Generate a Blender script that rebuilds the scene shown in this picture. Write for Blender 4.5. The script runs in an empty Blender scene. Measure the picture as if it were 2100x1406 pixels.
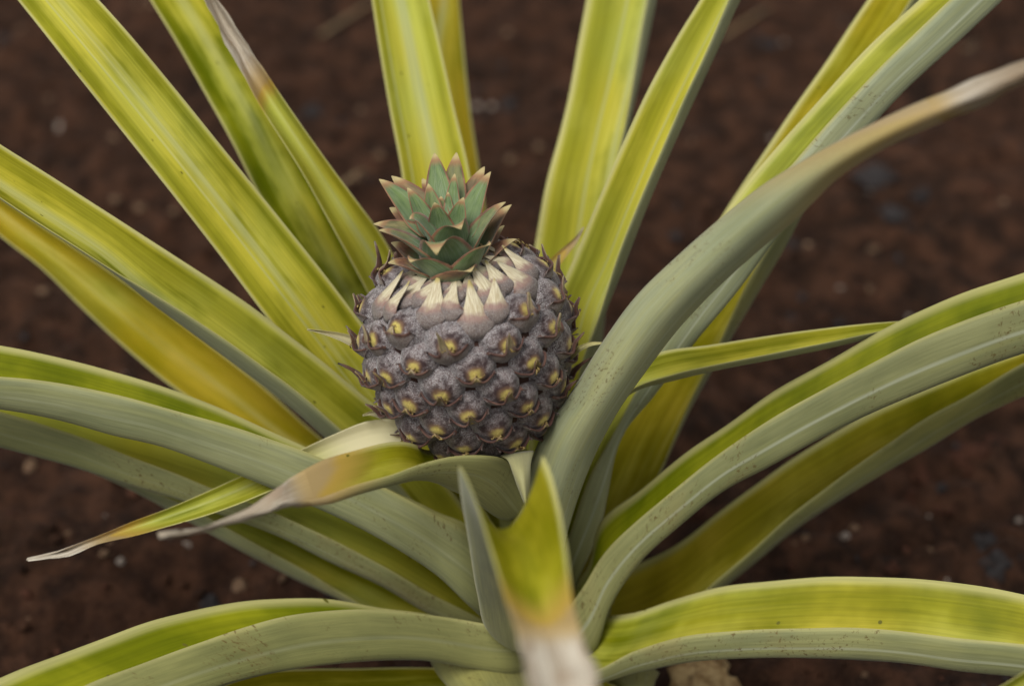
import bpy, math, random
import numpy as np
from mathutils import Vector, Matrix, noise as mnoise

# ------------------------------------------------------------------ camera, sky, sun, exposure
scene = bpy.context.scene
R = math.radians
COL = scene.collection
cam_data = bpy.data.cameras.new('camera')
cam = bpy.data.objects.new('camera', cam_data)
COL.objects.link(cam)
cam.location = (0.02943, -0.83242, 0.90661)
cam.rotation_euler = (R(90 - 36), 0, 0)
cam_data.sensor_width = 36.0
cam_data.lens = 60.0
cam_data.clip_start = 0.02
cam_data.clip_end = 400.0
cam_data.dof.use_dof = True
cam_data.dof.focus_distance = 1.015
cam_data.dof.aperture_fstop = 2.8
cam_data.dof.aperture_blades = 9
scene.camera = cam

world = bpy.data.worlds.new('World')
scene.world = world
world.use_nodes = True
wn, wl = world.node_tree.nodes, world.node_tree.links
wn.clear()
SUN_EL, SUN_AZ = 64.0, 222.0            # azimuth clockwise from +Y (away from the viewer)
sky = wn.new('ShaderNodeTexSky'); sky.sky_type = 'NISHITA'; sky.sun_disc = False
sky.sun_elevation = R(SUN_EL); sky.sun_rotation = R(SUN_AZ)
sky.dust_density = 2.5; sky.air_density = 1.0; sky.ozone_density = 1.0
hs = wn.new('ShaderNodeHueSaturation'); hs.inputs['Saturation'].default_value = 0.12
bg = wn.new('ShaderNodeBackground'); bg.inputs['Strength'].default_value = 0.075
wo = wn.new('ShaderNodeOutputWorld')
wl.new(sky.outputs[0], hs.inputs['Color']); wl.new(hs.outputs[0], bg.inputs['Color']); wl.new(bg.outputs[0], wo.inputs['Surface'])

sun_data = bpy.data.lights.new('sun', 'SUN')
sun_data.energy = 1.5
sun_data.angle = R(32)
sun_data.color = (1.0, 0.985, 0.945)
sun = bpy.data.objects.new('sun', sun_data)
COL.objects.link(sun)
sdir = Vector((math.sin(R(SUN_AZ)) * math.cos(R(SUN_EL)), math.cos(R(SUN_AZ)) * math.cos(R(SUN_EL)), math.sin(R(SUN_EL))))
sun.rotation_euler = sdir.to_track_quat('Z', 'Y').to_euler()
sun.location = (0, 0, 3)

scene.view_settings.view_transform = 'Standard'
scene.view_settings.look = 'None'
scene.view_settings.exposure = 0.68
scene.view_settings.gamma = 1.0
scene.view_settings.use_curve_mapping = False
scene.render.engine = 'CYCLES'
scene.cycles.max_bounces = 8
scene.cycles.use_denoising = True

# ------------------------------------------------------------------ measured shape of the plant
STEM_BASE = (0.0477, -0.0048, 0.0638)
FRUIT_BOTTOM = (0.0103, -0.001, 0.2475)
FRUIT_TOP = (-0.0049, 0.0079, 0.3449)
# leaf sections in metres: per station the one margin, the keel, the other margin
LEAVES = [
 dict(label='broad yellow-green leaf with dark green margin, reaching to the upper left corner', dry=None, yellow=0.15, tone=0.85, midrib=0.2, cream=0.0, pale=0.4, fade=0.03, scuff=0.5, brown=0.15, crease=0.36, st=[
  (340, -96, 537, 436, 11, 562, 542, 6, 677),
  (-82, 95, 1107, 46, 238, 1140, 188, 231, 1294),
  (-637, 360, 1896, -477, 538, 1937, -300, 529, 2129),
  (-945, 445, 2354, -786, 628, 2402, -603, 619, 2593),
  (-1240, 523, 2801, -1083, 710, 2854, -896, 699, 3043),
  (-1531, 680, 3188, -1386, 866, 3240, -1204, 850, 3421),
  (-1823, 830, 3564, -1688, 1017, 3617, -1508, 995, 3791),
  (-2126, 1017, 3906, -1996, 1206, 3962, -1816, 1181, 4132),
  (-2426, 1202, 4246, -2306, 1391, 4302, -2129, 1361, 4465),
  (-2750, 1478, 4541, -2648, 1663, 4592, -2480, 1625, 4743),
  (-3080, 1754, 4836, -2988, 1940, 4888, -2822, 1897, 5033),
  (-3406, 2051, 5081, -3327, 2209, 5125, -3186, 2172, 5248),
  (-3738, 2373, 5280, -3683, 2485, 5311, -3583, 2459, 5398),
  (-4082, 2711, 5424, -4052, 2770, 5441, -3999, 2756, 5487),
  (-4432, 3056, 5508, -4430, 3062, 5509, -4425, 3060, 5514),
 ]),
 dict(label='olive green leaf half hidden behind the leaf with the white dry tip', dry=None, yellow=0.15, tone=0.5, midrib=0.2, cream=0.0, pale=0.4, fade=0.03, scuff=0.5, brown=0.15, crease=0.0, st=[
  (329, -47, 563, 424, 57, 564, 534, 25, 663),
  (-200, 539, 1169, -73, 679, 1170, 73, 636, 1301),
  (-899, 1333, 2062, -740, 1508, 2064, -558, 1454, 2228),
  (-1075, 1415, 2430, -918, 1584, 2424, -732, 1520, 2574),
  (-1249, 1492, 2790, -1089, 1656, 2779, -896, 1583, 2916),
  (-1436, 1648, 3090, -1268, 1810, 3075, -1062, 1730, 3204),
  (-1603, 1808, 3395, -1433, 1966, 3375, -1221, 1877, 3491),
  (-1800, 2051, 3646, -1627, 2205, 3620, -1408, 2108, 3724),
  (-2002, 2296, 3898, -1828, 2445, 3864, -1605, 2337, 3954),
  (-2216, 2539, 4146, -2041, 2682, 4106, -1812, 2565, 4183),
  (-2420, 2787, 4403, -2232, 2929, 4361, -1985, 2806, 4430),
  (-2645, 3126, 4676, -2485, 3247, 4640, -2274, 3143, 4699),
  (-2865, 3493, 4900, -2753, 3579, 4875, -2604, 3505, 4916),
  (-3094, 3880, 5070, -3034, 3926, 5056, -2955, 3886, 5079),
  (-3331, 4281, 5181, -3326, 4286, 5180, -3318, 4282, 5182),
 ]),
 dict(label='narrow bright leaf with a withered white tip, upper left', dry=0.83, yellow=0.3, tone=1.3, midrib=0.2, cream=0.0, pale=0.4, fade=0.012, scuff=0.5, brown=0.1, crease=0.0, st=[
  (392, -78, 542, 437, 39, 581, 491, 39, 702),
  (-4, 386, 1256, 56, 542, 1307, 128, 541, 1469),
  (-530, 1018, 2291, -455, 1213, 2355, -365, 1211, 2558),
  (-622, 1037, 2566, -557, 1225, 2620, -474, 1213, 2808),
  (-726, 1049, 2829, -666, 1231, 2875, -585, 1211, 3051),
  (-834, 1072, 3077, -786, 1244, 3110, -714, 1213, 3271),
  (-946, 1138, 3292, -909, 1302, 3313, -846, 1259, 3459),
  (-1058, 1202, 3503, -1030, 1358, 3515, -973, 1306, 3646),
  (-1183, 1292, 3690, -1158, 1444, 3694, -1101, 1384, 3816),
  (-1314, 1414, 3857, -1289, 1562, 3857, -1230, 1495, 3969),
  (-1433, 1540, 4031, -1413, 1682, 4023, -1355, 1608, 4124),
  (-1545, 1668, 4207, -1535, 1803, 4189, -1485, 1718, 4276),
  (-1655, 1796, 4383, -1651, 1926, 4358, -1605, 1833, 4434),
  (-1753, 1928, 4565, -1768, 2048, 4526, -1737, 1943, 4585),
 ]),
 dict(label='yellow-green leaf with a grey underside strip running to the left edge', dry=None, yellow=0.25, tone=0.8, midrib=0.2, cream=0.0, pale=0.75, fade=0.03, scuff=0.1, brown=0.15, crease=0.0, st=[
  (524, 31, 640, 376, -27, 499, 416, -105, 617),
  (156, 193, 1189, -43, 115, 1000, 11, 12, 1157),
  (-349, 403, 1922, -597, 306, 1686, -530, 177, 1882),
  (-640, 425, 2255, -868, 321, 2009, -797, 186, 2197),
  (-931, 436, 2571, -1134, 328, 2322, -1057, 188, 2503),
  (-1228, 460, 2851, -1407, 350, 2597, -1331, 199, 2763),
  (-1526, 484, 3111, -1680, 373, 2856, -1604, 212, 3009),
  (-1830, 515, 3342, -1950, 414, 3101, -1885, 230, 3222),
  (-2134, 561, 3557, -2212, 484, 3348, -2167, 263, 3419),
  (-2433, 617, 3766, -2495, 538, 3555, -2443, 307, 3611),
  (-2742, 696, 3951, -2788, 614, 3736, -2722, 380, 3787),
  (-3048, 774, 4133, -3075, 691, 3917, -2995, 454, 3965),
  (-3486, 870, 4322, -3509, 799, 4138, -3442, 598, 4179),
  (-3944, 958, 4443, -3961, 908, 4313, -3913, 766, 4342),
  (-4417, 1045, 4500, -4426, 1019, 4430, -4400, 943, 4446),
  (-4897, 1134, 4494, -4898, 1131, 4487, -4896, 1124, 4488),
 ]),
 dict(label='yellow leaf below the broad left leaf', dry=None, yellow=0.95, tone=0.8, midrib=0.2, cream=0.0, pale=0.4, fade=0.03, scuff=0.5, brown=0.15, crease=0.0, st=[
  (341, -42, 578, 413, 38, 524, 505, -30, 594),
  (-279, 318, 897, -184, 424, 825, -61, 334, 919),
  (-1102, 805, 1352, -983, 937, 1262, -830, 825, 1379),
  (-1462, 899, 1481, -1315, 1059, 1429, -1125, 970, 1579),
  (-1793, 1025, 1655, -1626, 1200, 1624, -1408, 1123, 1790),
  (-2127, 1197, 1806, -1952, 1379, 1784, -1717, 1305, 1954),
  (-2442, 1386, 1981, -2272, 1564, 1955, -2034, 1483, 2115),
  (-2734, 1545, 2200, -2578, 1714, 2160, -2347, 1618, 2301),
  (-3017, 1709, 2425, -2884, 1862, 2365, -2666, 1748, 2480),
  (-3344, 1895, 2597, -3220, 2042, 2527, -3003, 1917, 2627),
  (-3653, 2098, 2791, -3548, 2230, 2701, -3342, 2088, 2777),
  (-4086, 2365, 2954, -3996, 2477, 2878, -3821, 2356, 2942),
  (-4520, 2644, 3049, -4456, 2724, 2995, -4333, 2638, 3040),
  (-4957, 2929, 3074, -4923, 2972, 3045, -4857, 2926, 3069),
  (-5392, 3215, 3030, -5389, 3219, 3027, -5383, 3215, 3029),
 ]),
 dict(label='long arching leaf, green above and grey below, upper of the left pair', dry=None, yellow=0.12, tone=-0.02, midrib=0.2, cream=0.0, pale=0.5, fade=0.03, scuff=0.45, brown=0.15, crease=0.0, st=[
  (471, 63, 595, 456, -163, 427, 456, -73, 694),
  (89, -99, 1537, 63, -476, 1255, 63, -325, 1702),
  (-195, -87, 1739, -170, -423, 1514, -196, -306, 1914),
  (-480, -85, 1927, -434, -398, 1734, -463, -303, 2104),
  (-762, -76, 2103, -707, -379, 1923, -730, -295, 2277),
  (-1040, -31, 2257, -991, -343, 2066, -1003, -267, 2409),
  (-1320, 6, 2400, -1275, -311, 2202, -1282, -249, 2525),
  (-1603, 35, 2534, -1560, -285, 2331, -1561, -239, 2632),
  (-1888, 56, 2654, -1845, -265, 2452, -1840, -235, 2730),
  (-2176, 66, 2761, -2136, -266, 2543, -2118, -237, 2820),
  (-2460, 57, 2865, -2417, -268, 2655, -2392, -259, 2907),
  (-2742, 38, 2963, -2698, -288, 2752, -2665, -297, 2978),
  (-3025, 1, 3036, -2979, -324, 2826, -2934, -343, 3038),
  (-3411, -89, 3071, -3373, -366, 2893, -3334, -382, 3073),
  (-3796, -202, 3050, -3769, -398, 2924, -3742, -409, 3051),
  (-4175, -321, 2977, -4161, -426, 2909, -4146, -432, 2977),
  (-4545, -441, 2855, -4544, -451, 2849, -4543, -452, 2855),
 ]),
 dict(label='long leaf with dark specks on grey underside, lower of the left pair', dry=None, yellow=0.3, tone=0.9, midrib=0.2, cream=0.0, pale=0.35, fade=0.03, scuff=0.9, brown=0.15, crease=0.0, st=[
  (446, 63, 562, 458, -88, 496, 484, -129, 583),
  (79, 48, 889, 100, -204, 779, 143, -272, 925),
  (-202, 110, 1178, -240, -205, 982, -188, -257, 1150),
  (-524, 133, 1414, -552, -182, 1218, -506, -235, 1383),
  (-854, 171, 1602, -876, -152, 1396, -827, -191, 1580),
  (-1195, 225, 1745, -1197, -85, 1556, -1158, -131, 1731),
  (-1537, 274, 1880, -1531, -39, 1687, -1493, -80, 1869),
  (-1880, 316, 2006, -1865, 0, 1810, -1827, -31, 2004),
  (-2223, 354, 2126, -2203, 29, 1917, -2159, 16, 2137),
  (-2564, 390, 2244, -2535, 63, 2032, -2489, 62, 2268),
  (-2908, 414, 2345, -2871, 85, 2130, -2824, 93, 2380),
  (-3251, 435, 2442, -3205, 105, 2225, -3160, 118, 2482),
  (-3687, 431, 2504, -3649, 151, 2320, -3611, 162, 2538),
  (-4125, 406, 2504, -4098, 208, 2374, -4071, 216, 2529),
  (-4559, 375, 2447, -4545, 269, 2377, -4530, 274, 2460),
  (-4985, 341, 2334, -4984, 331, 2327, -4982, 331, 2335),
 ]),
 dict(label='pale edged leaf just below the long grey leaves at lower left', dry=None, yellow=0.4, tone=0.6, midrib=0.2, cream=0.0, pale=0.55, fade=0.03, scuff=0.7, brown=0.15, crease=0.0, st=[
  (569, 44, 515, 377, -56, 520, 377, -114, 583),
  (-215, 235, 636, -534, 69, 645, -534, -29, 749),
  (-519, 270, 812, -817, 91, 803, -816, -4, 910),
  (-810, 314, 999, -1108, 113, 961, -1077, 39, 1097),
  (-1100, 365, 1175, -1382, 153, 1122, -1344, 81, 1262),
  (-1403, 417, 1312, -1654, 211, 1267, -1613, 141, 1407),
  (-1718, 449, 1419, -1923, 271, 1412, -1881, 199, 1552),
  (-2043, 485, 1490, -2192, 346, 1537, -2164, 262, 1660),
  (-2367, 537, 1562, -2465, 421, 1639, -2458, 321, 1740),
  (-2683, 603, 1652, -2747, 495, 1742, -2741, 396, 1844),
  (-2975, 657, 1724, -3029, 566, 1800, -3024, 482, 1887),
  (-3276, 702, 1768, -3314, 637, 1822, -3310, 578, 1883),
  (-3578, 744, 1777, -3599, 710, 1806, -3597, 678, 1839),
  (-3877, 784, 1751, -3879, 781, 1753, -3878, 778, 1756),
 ]),
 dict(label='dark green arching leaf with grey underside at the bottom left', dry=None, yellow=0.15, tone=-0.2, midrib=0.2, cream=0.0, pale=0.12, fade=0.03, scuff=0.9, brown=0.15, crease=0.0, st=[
  (408, 20, 536, 520, -135, 466, 475, -94, 665),
  (136, -453, 1050, 323, -709, 935, 248, -642, 1265),
  (-205, -483, 1212, 41, -773, 1051, -79, -694, 1398),
  (-549, -544, 1333, -245, -829, 1178, -400, -754, 1520),
  (-882, -595, 1467, -527, -913, 1267, -717, -838, 1609),
  (-1213, -681, 1552, -803, -1009, 1338, -1025, -939, 1673),
  (-1533, -793, 1603, -1073, -1114, 1399, -1316, -1075, 1691),
  (-1832, -951, 1657, -1326, -1259, 1471, -1587, -1246, 1727),
  (-2111, -1129, 1685, -1562, -1419, 1523, -1846, -1421, 1759),
  (-2378, -1308, 1711, -1781, -1591, 1559, -2095, -1595, 1791),
  (-2630, -1492, 1729, -1983, -1773, 1580, -2320, -1787, 1800),
  (-2859, -1691, 1727, -2169, -1961, 1594, -2526, -1986, 1798),
  (-3061, -1958, 1685, -2474, -2187, 1572, -2778, -2208, 1746),
  (-3223, -2238, 1599, -2809, -2400, 1519, -3024, -2415, 1642),
  (-3367, -2516, 1473, -3146, -2603, 1430, -3261, -2610, 1495),
  (-3496, -2785, 1310, -3475, -2794, 1306, -3486, -2794, 1312),
 ]),
 dict(label='lowest left leaf, only its top edge showing at the bottom of the frame', dry=None, yellow=0.5, tone=0.2, midrib=0.2, cream=0.0, pale=0.4, fade=0.03, scuff=0.5, brown=0.15, crease=0.0, st=[
  (419, -58, 617, 466, -12, 476, 515, -132, 516),
  (134, -527, 743, 213, -450, 509, 294, -649, 575),
  (-151, -577, 821, -100, -511, 572, -36, -721, 623),
  (-432, -634, 888, -409, -576, 627, -360, -795, 667),
  (-709, -697, 946, -713, -645, 678, -680, -868, 711),
  (-982, -759, 1008, -1012, -710, 735, -995, -936, 763),
  (-1251, -819, 1047, -1307, -776, 765, -1304, -1009, 785),
  (-1510, -895, 1015, -1592, -855, 730, -1606, -1088, 749),
  (-1754, -992, 954, -1855, -965, 651, -1876, -1208, 657),
  (-2032, -1114, 845, -2117, -1091, 587, -2136, -1297, 592),
  (-2317, -1242, 715, -2377, -1225, 534, -2390, -1371, 537),
  (-2604, -1372, 580, -2637, -1363, 483, -2644, -1441, 485),
  (-2893, -1502, 442, -2896, -1501, 433, -2896, -1509, 434),
 ]),
 dict(label='yellowed old leaf base below the bottom left leaf', dry=None, yellow=1.6, tone=0.6, midrib=0.2, cream=0.0, pale=0.1, fade=0.03, scuff=0.5, brown=0.15, crease=0.0, st=[
  (291, -21, 502, 467, -147, 634, 640, -21, 502),
  (-94, -358, 772, 200, -569, 992, 488, -358, 772),
  (-237, -476, 813, 130, -710, 1002, 488, -524, 747),
  (-172, -662, 830, 177, -895, 1019, 520, -713, 759),
  (-58, -895, 917, 251, -1130, 1105, 559, -954, 837),
  (47, -1099, 977, 319, -1335, 1162, 592, -1164, 887),
  (145, -1289, 1022, 381, -1525, 1207, 622, -1359, 925),
  (259, -1541, 1047, 460, -1742, 1204, 664, -1600, 965),
  (397, -1803, 1044, 539, -1945, 1154, 683, -1845, 986),
  (541, -2066, 1011, 617, -2142, 1070, 694, -2088, 980),
  (686, -2323, 948, 693, -2330, 954, 700, -2325, 946),
 ]),
 dict(label='upright pale leaf directly behind the crown of the fruit', dry=None, yellow=0.2, tone=1.25, midrib=0.2, cream=0.0, pale=0.4, fade=0.03, scuff=0.5, brown=0.15, crease=0.15, st=[
  (314, -18, 597, 455, 39, 553, 600, -18, 597),
  (51, 476, 1095, 239, 552, 1037, 433, 476, 1095),
  (-286, 1141, 1780, -50, 1236, 1707, 192, 1141, 1780),
  (-327, 1250, 2186, -90, 1349, 2118, 154, 1253, 2189),
  (-367, 1354, 2584, -131, 1456, 2520, 114, 1359, 2590),
  (-412, 1558, 2908, -181, 1663, 2848, 60, 1564, 2915),
  (-462, 1761, 3230, -241, 1869, 3173, -9, 1767, 3237),
  (-537, 2006, 3524, -325, 2115, 3470, -100, 2011, 3531),
  (-604, 2252, 3820, -403, 2363, 3769, -188, 2256, 3826),
  (-667, 2523, 4108, -481, 2636, 4059, -279, 2526, 4112),
  (-729, 2796, 4399, -561, 2910, 4351, -377, 2796, 4399),
  (-811, 3169, 4719, -668, 3265, 4678, -511, 3169, 4719),
  (-884, 3575, 4995, -784, 3643, 4967, -673, 3575, 4995),
  (-960, 4010, 5224, -907, 4046, 5209, -848, 4010, 5224),
  (-1042, 4468, 5400, -1037, 4472, 5399, -1031, 4468, 5400),
 ]),
 dict(label='orange-yellow leaf peeping out behind the upright pale leaf', dry=None, yellow=1.25, tone=0.7, midrib=0.2, cream=0.0, pale=0.2, fade=0.03, scuff=0.5, brown=0.15, crease=0.0, st=[
  (363, -29, 539, 486, 95, 546, 538, 23, 610),
  (173, 746, 833, 337, 911, 843, 406, 814, 928),
  (-70, 1791, 1280, 134, 1997, 1292, 221, 1877, 1398),
  (-119, 1998, 1650, 60, 2254, 1730, 188, 2072, 1752),
  (-171, 2203, 2017, -33, 2380, 1988, 149, 2266, 2104),
  (-243, 2446, 2352, -93, 2619, 2317, 95, 2499, 2425),
  (-321, 2690, 2687, -153, 2858, 2647, 35, 2732, 2745),
  (-383, 2979, 3000, -229, 3141, 2950, -25, 3009, 3042),
  (-448, 3270, 3316, -268, 3428, 3261, -68, 3290, 3343),
  (-517, 3609, 3612, -218, 3771, 3562, -110, 3619, 3626),
  (-594, 3952, 3914, -274, 4103, 3850, -157, 3952, 3914),
  (-629, 4364, 4195, -356, 4493, 4141, -257, 4364, 4195),
  (-643, 4810, 4427, -451, 4901, 4389, -381, 4810, 4427),
  (-654, 5282, 4606, -551, 5330, 4586, -514, 5282, 4606),
  (-666, 5772, 4727, -656, 5777, 4725, -653, 5772, 4727),
 ]),
 dict(label='upright leaf right of the fruit with pale midstripe and grey right side', dry=None, yellow=0.15, tone=1.1, midrib=0.2, cream=0.0, pale=0.7, fade=0.03, scuff=0.0, brown=0.15, crease=0.27, st=[
  (291, 9, 562, 580, 50, 517, 581, -57, 615),
  (298, 506, 888, 684, 562, 828, 685, 419, 959),
  (329, 1173, 1314, 811, 1243, 1240, 813, 1065, 1403),
  (368, 1358, 1739, 844, 1431, 1668, 854, 1245, 1822),
  (408, 1539, 2158, 876, 1614, 2091, 892, 1422, 2235),
  (451, 1758, 2544, 903, 1836, 2481, 918, 1637, 2616),
  (528, 1971, 2922, 960, 2052, 2865, 970, 1847, 2991),
  (640, 2266, 3243, 1047, 2353, 3193, 1070, 2141, 3309),
  (734, 2566, 3571, 1158, 2655, 3524, 1151, 2438, 3634),
  (818, 2869, 3904, 1263, 2960, 3859, 1229, 2739, 3962),
  (901, 3175, 4240, 1342, 3270, 4200, 1289, 3043, 4295),
  (1030, 3537, 4572, 1405, 3618, 4538, 1360, 3424, 4619),
  (1195, 3929, 4865, 1459, 3986, 4841, 1427, 3849, 4898),
  (1374, 4349, 5112, 1515, 4379, 5100, 1498, 4306, 5130),
  (1562, 4793, 5308, 1576, 4796, 5307, 1574, 4789, 5309),
 ]),
 dict(label='leaf with a dark green left margin leaning right behind the fruit', dry=None, yellow=0.08, tone=1.1, midrib=0.2, cream=0.0, pale=0.7, fade=0.03, scuff=0.1, brown=0.15, crease=0.3, st=[
  (370, 19, 604, 553, 15, 537, 525, -90, 617),
  (389, 330, 1154, 632, 324, 1064, 596, 184, 1170),
  (426, 743, 1879, 731, 735, 1766, 685, 560, 1899),
  (487, 823, 2292, 783, 822, 2188, 736, 642, 2314),
  (578, 893, 2690, 855, 898, 2596, 850, 706, 2706),
  (721, 1001, 3029, 999, 1013, 2942, 955, 823, 3055),
  (859, 1126, 3351, 1131, 1143, 3273, 1079, 950, 3382),
  (997, 1286, 3648, 1275, 1307, 3574, 1219, 1110, 3677),
  (1157, 1480, 3914, 1431, 1506, 3848, 1370, 1305, 3946),
  (1330, 1680, 4170, 1593, 1715, 4117, 1523, 1511, 4210),
  (1528, 1904, 4403, 1762, 1955, 4371, 1678, 1748, 4461),
  (1716, 2134, 4644, 1952, 2190, 4620, 1851, 1982, 4708),
  (1992, 2456, 4922, 2193, 2504, 4902, 2107, 2327, 4977),
  (2298, 2797, 5154, 2440, 2832, 5140, 2380, 2707, 5193),
  (2623, 3157, 5333, 2698, 3175, 5325, 2666, 3108, 5354),
  (2959, 3529, 5454, 2967, 3531, 5453, 2963, 3525, 5456),
 ]),
 dict(label='yellow leaf at the back right, crossed by two grey leaves', dry=None, yellow=0.8, tone=0.35, midrib=0.2, cream=0.0, pale=0.4, fade=0.03, scuff=0.5, brown=0.15, crease=0.0, st=[
  (302, -68, 449, 558, 20, 530, 621, -41, 671),
  (566, 335, 773, 992, 482, 908, 1097, 381, 1142),
  (760, 518, 1229, 1185, 644, 1334, 1291, 528, 1549),
  (922, 702, 1686, 1385, 807, 1763, 1453, 678, 1959),
  (1111, 906, 2103, 1619, 989, 2150, 1643, 848, 2329),
  (1339, 1128, 2477, 1870, 1195, 2501, 1826, 1050, 2676),
  (1581, 1343, 2841, 2102, 1396, 2846, 2038, 1241, 3007),
  (1844, 1585, 3174, 2296, 1638, 3179, 2256, 1466, 3316),
  (2113, 1824, 3503, 2538, 1870, 3498, 2484, 1687, 3620),
  (2399, 2096, 3810, 2782, 2141, 3803, 2698, 1951, 3916),
  (2692, 2408, 4103, 3042, 2448, 4090, 2940, 2249, 4190),
  (2997, 2720, 4396, 3306, 2758, 4380, 3186, 2550, 4468),
  (3313, 3042, 4638, 3575, 3074, 4625, 3473, 2897, 4699),
  (3662, 3378, 4830, 3847, 3400, 4820, 3775, 3276, 4873),
  (4029, 3727, 4965, 4127, 3739, 4960, 4089, 3672, 4988),
  (4405, 4085, 5040, 4414, 4086, 5039, 4411, 4080, 5042),
 ]),
 dict(label='straight two-tone leaf, green beside grey with a white midrib line, upper right', dry=None, yellow=0.12, tone=0.75, midrib=1.0, cream=0.0, pale=0.95, fade=0.03, scuff=0.2, brown=0.15, crease=0.5, st=[
  (428, 20, 543, 525, -105, 474, 500, -50, 672),
  (556, 130, 1239, 719, -77, 1124, 676, 14, 1454),
  (627, 260, 1645, 862, 51, 1527, 802, 132, 1843),
  (765, 374, 2029, 953, 250, 2028, 974, 232, 2208),
  (972, 460, 2374, 1189, 333, 2370, 1153, 324, 2562),
  (1178, 597, 2676, 1435, 473, 2675, 1346, 462, 2864),
  (1379, 732, 2976, 1696, 607, 2974, 1552, 591, 3156),
  (1575, 866, 3274, 1931, 751, 3285, 1761, 716, 3441),
  (1790, 1019, 3541, 2188, 912, 3564, 1989, 860, 3696),
  (2031, 1160, 3791, 2456, 1066, 3832, 2227, 997, 3941),
  (2278, 1295, 4034, 2732, 1214, 4093, 2473, 1129, 4179),
  (2531, 1460, 4260, 3037, 1378, 4319, 2734, 1284, 4393),
  (2810, 1608, 4465, 3339, 1545, 4547, 3004, 1435, 4600),
  (3087, 1759, 4672, 3630, 1718, 4786, 3270, 1588, 4811),
  (3506, 1968, 4920, 3967, 1933, 5017, 3662, 1822, 5038),
  (3971, 2181, 5123, 4296, 2157, 5191, 4081, 2079, 5206),
  (4459, 2402, 5271, 4632, 2389, 5307, 4517, 2347, 5315),
  (4959, 2628, 5358, 4976, 2627, 5362, 4965, 2623, 5363),
 ]),
 dict(label='big pale grey leaf arching in front to a brown dry tip at the right edge', dry=0.87, yellow=0.6, tone=0.3, midrib=0.4, cream=0.0, pale=1.0, fade=0.11, scuff=0.22, brown=0.9, crease=0.0, st=[
  (384, 1, 558, 475, -121, 635, 569, -67, 546),
  (294, -314, 1650, 446, -518, 1777, 602, -427, 1630),
  (366, -269, 2076, 517, -485, 2187, 676, -398, 2034),
  (472, -240, 2480, 621, -465, 2579, 782, -380, 2423),
  (658, -219, 2825, 780, -446, 2921, 920, -357, 2772),
  (829, -188, 3159, 946, -425, 3241, 1089, -340, 3086),
  (1013, -172, 3473, 1123, -417, 3544, 1265, -334, 3386),
  (1231, -181, 3752, 1324, -430, 3818, 1458, -345, 3663),
  (1453, -202, 4014, 1530, -455, 4075, 1659, -370, 3920),
  (1670, -272, 4283, 1729, -528, 4339, 1850, -440, 4188),
  (1898, -366, 4519, 1922, -610, 4591, 2018, -506, 4461),
  (2127, -446, 4724, 2130, -688, 4799, 2217, -578, 4678),
  (2354, -524, 4908, 2342, -770, 4979, 2427, -660, 4858),
  (2582, -603, 5067, 2555, -849, 5136, 2635, -738, 5018),
  (2809, -659, 5209, 2762, -900, 5286, 2834, -780, 5178),
  (3035, -725, 5336, 2956, -949, 5437, 3008, -808, 5358),
 ]),
 dict(label='thin light green leaf pointing right from the fruit stalk', dry=None, yellow=0.2, tone=0.85, midrib=0.2, cream=0.0, pale=0.6, fade=0.03, scuff=0.5, brown=0.15, crease=0.0, st=[
  (755, 115, 2376, 828, 65, 2307, 841, -33, 2377),
  (940, 183, 2639, 1016, 121, 2554, 1016, 27, 2629),
  (1200, 184, 2810, 1290, 95, 2689, 1281, 9, 2775),
  (1503, 190, 2862, 1578, 113, 2756, 1565, 27, 2841),
  (1804, 198, 2915, 1867, 125, 2815, 1848, 40, 2902),
  (2112, 245, 2938, 2163, 177, 2844, 2139, 94, 2934),
  (2423, 286, 2952, 2458, 233, 2879, 2430, 151, 2970),
  (2743, 340, 2940, 2760, 311, 2900, 2730, 223, 2984),
  (3066, 391, 2926, 3066, 386, 2919, 3035, 290, 2990),
 ]),
 dict(label='arching leaf with a green top and pale grey lower side, middle right', dry=None, yellow=0.12, tone=-0.08, midrib=0.9, cream=0.0, pale=0.32, fade=0.03, scuff=0.75, brown=0.15, crease=0.0, st=[
  (502, 87, 615, 516, -162, 415, 447, -102, 641),
  (778, -83, 1218, 802, -499, 885, 687, -399, 1260),
  (878, 1, 1582, 921, -411, 1252, 872, -336, 1593),
  (1143, 19, 1854, 1106, -351, 1582, 1103, -301, 1890),
  (1396, 44, 2121, 1346, -317, 1862, 1351, -277, 2155),
  (1665, 73, 2346, 1599, -277, 2103, 1605, -241, 2390),
  (1927, 101, 2569, 1879, -268, 2300, 1866, -218, 2607),
  (2202, 126, 2759, 2154, -244, 2487, 2137, -196, 2792),
  (2477, 164, 2935, 2433, -215, 2652, 2408, -161, 2964),
  (2754, 194, 3100, 2717, -196, 2801, 2680, -135, 3124),
  (3044, 232, 3230, 3006, -161, 2927, 2964, -97, 3254),
  (3343, 265, 3336, 3299, -125, 3038, 3257, -67, 3356),
  (3643, 291, 3435, 3597, -103, 3131, 3551, -44, 3449),
  (4077, 290, 3503, 4038, -45, 3245, 3999, 5, 3515),
  (4513, 265, 3505, 4486, 29, 3323, 4458, 64, 3514),
  (4948, 233, 3449, 4933, 107, 3351, 4919, 126, 3453),
  (5375, 198, 3336, 5374, 186, 3327, 5373, 188, 3336),
 ]),
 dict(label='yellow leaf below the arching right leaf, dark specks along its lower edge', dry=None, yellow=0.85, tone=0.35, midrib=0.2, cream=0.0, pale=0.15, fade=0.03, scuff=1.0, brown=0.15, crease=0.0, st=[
  (500, 113, 683, 516, -74, 426, 492, -168, 501),
  (1105, 321, 856, 1131, 9, 427, 1091, -147, 552),
  (1403, 323, 1062, 1422, 33, 664, 1383, -113, 803),
  (1664, 354, 1310, 1674, 80, 933, 1636, -57, 1085),
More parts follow.
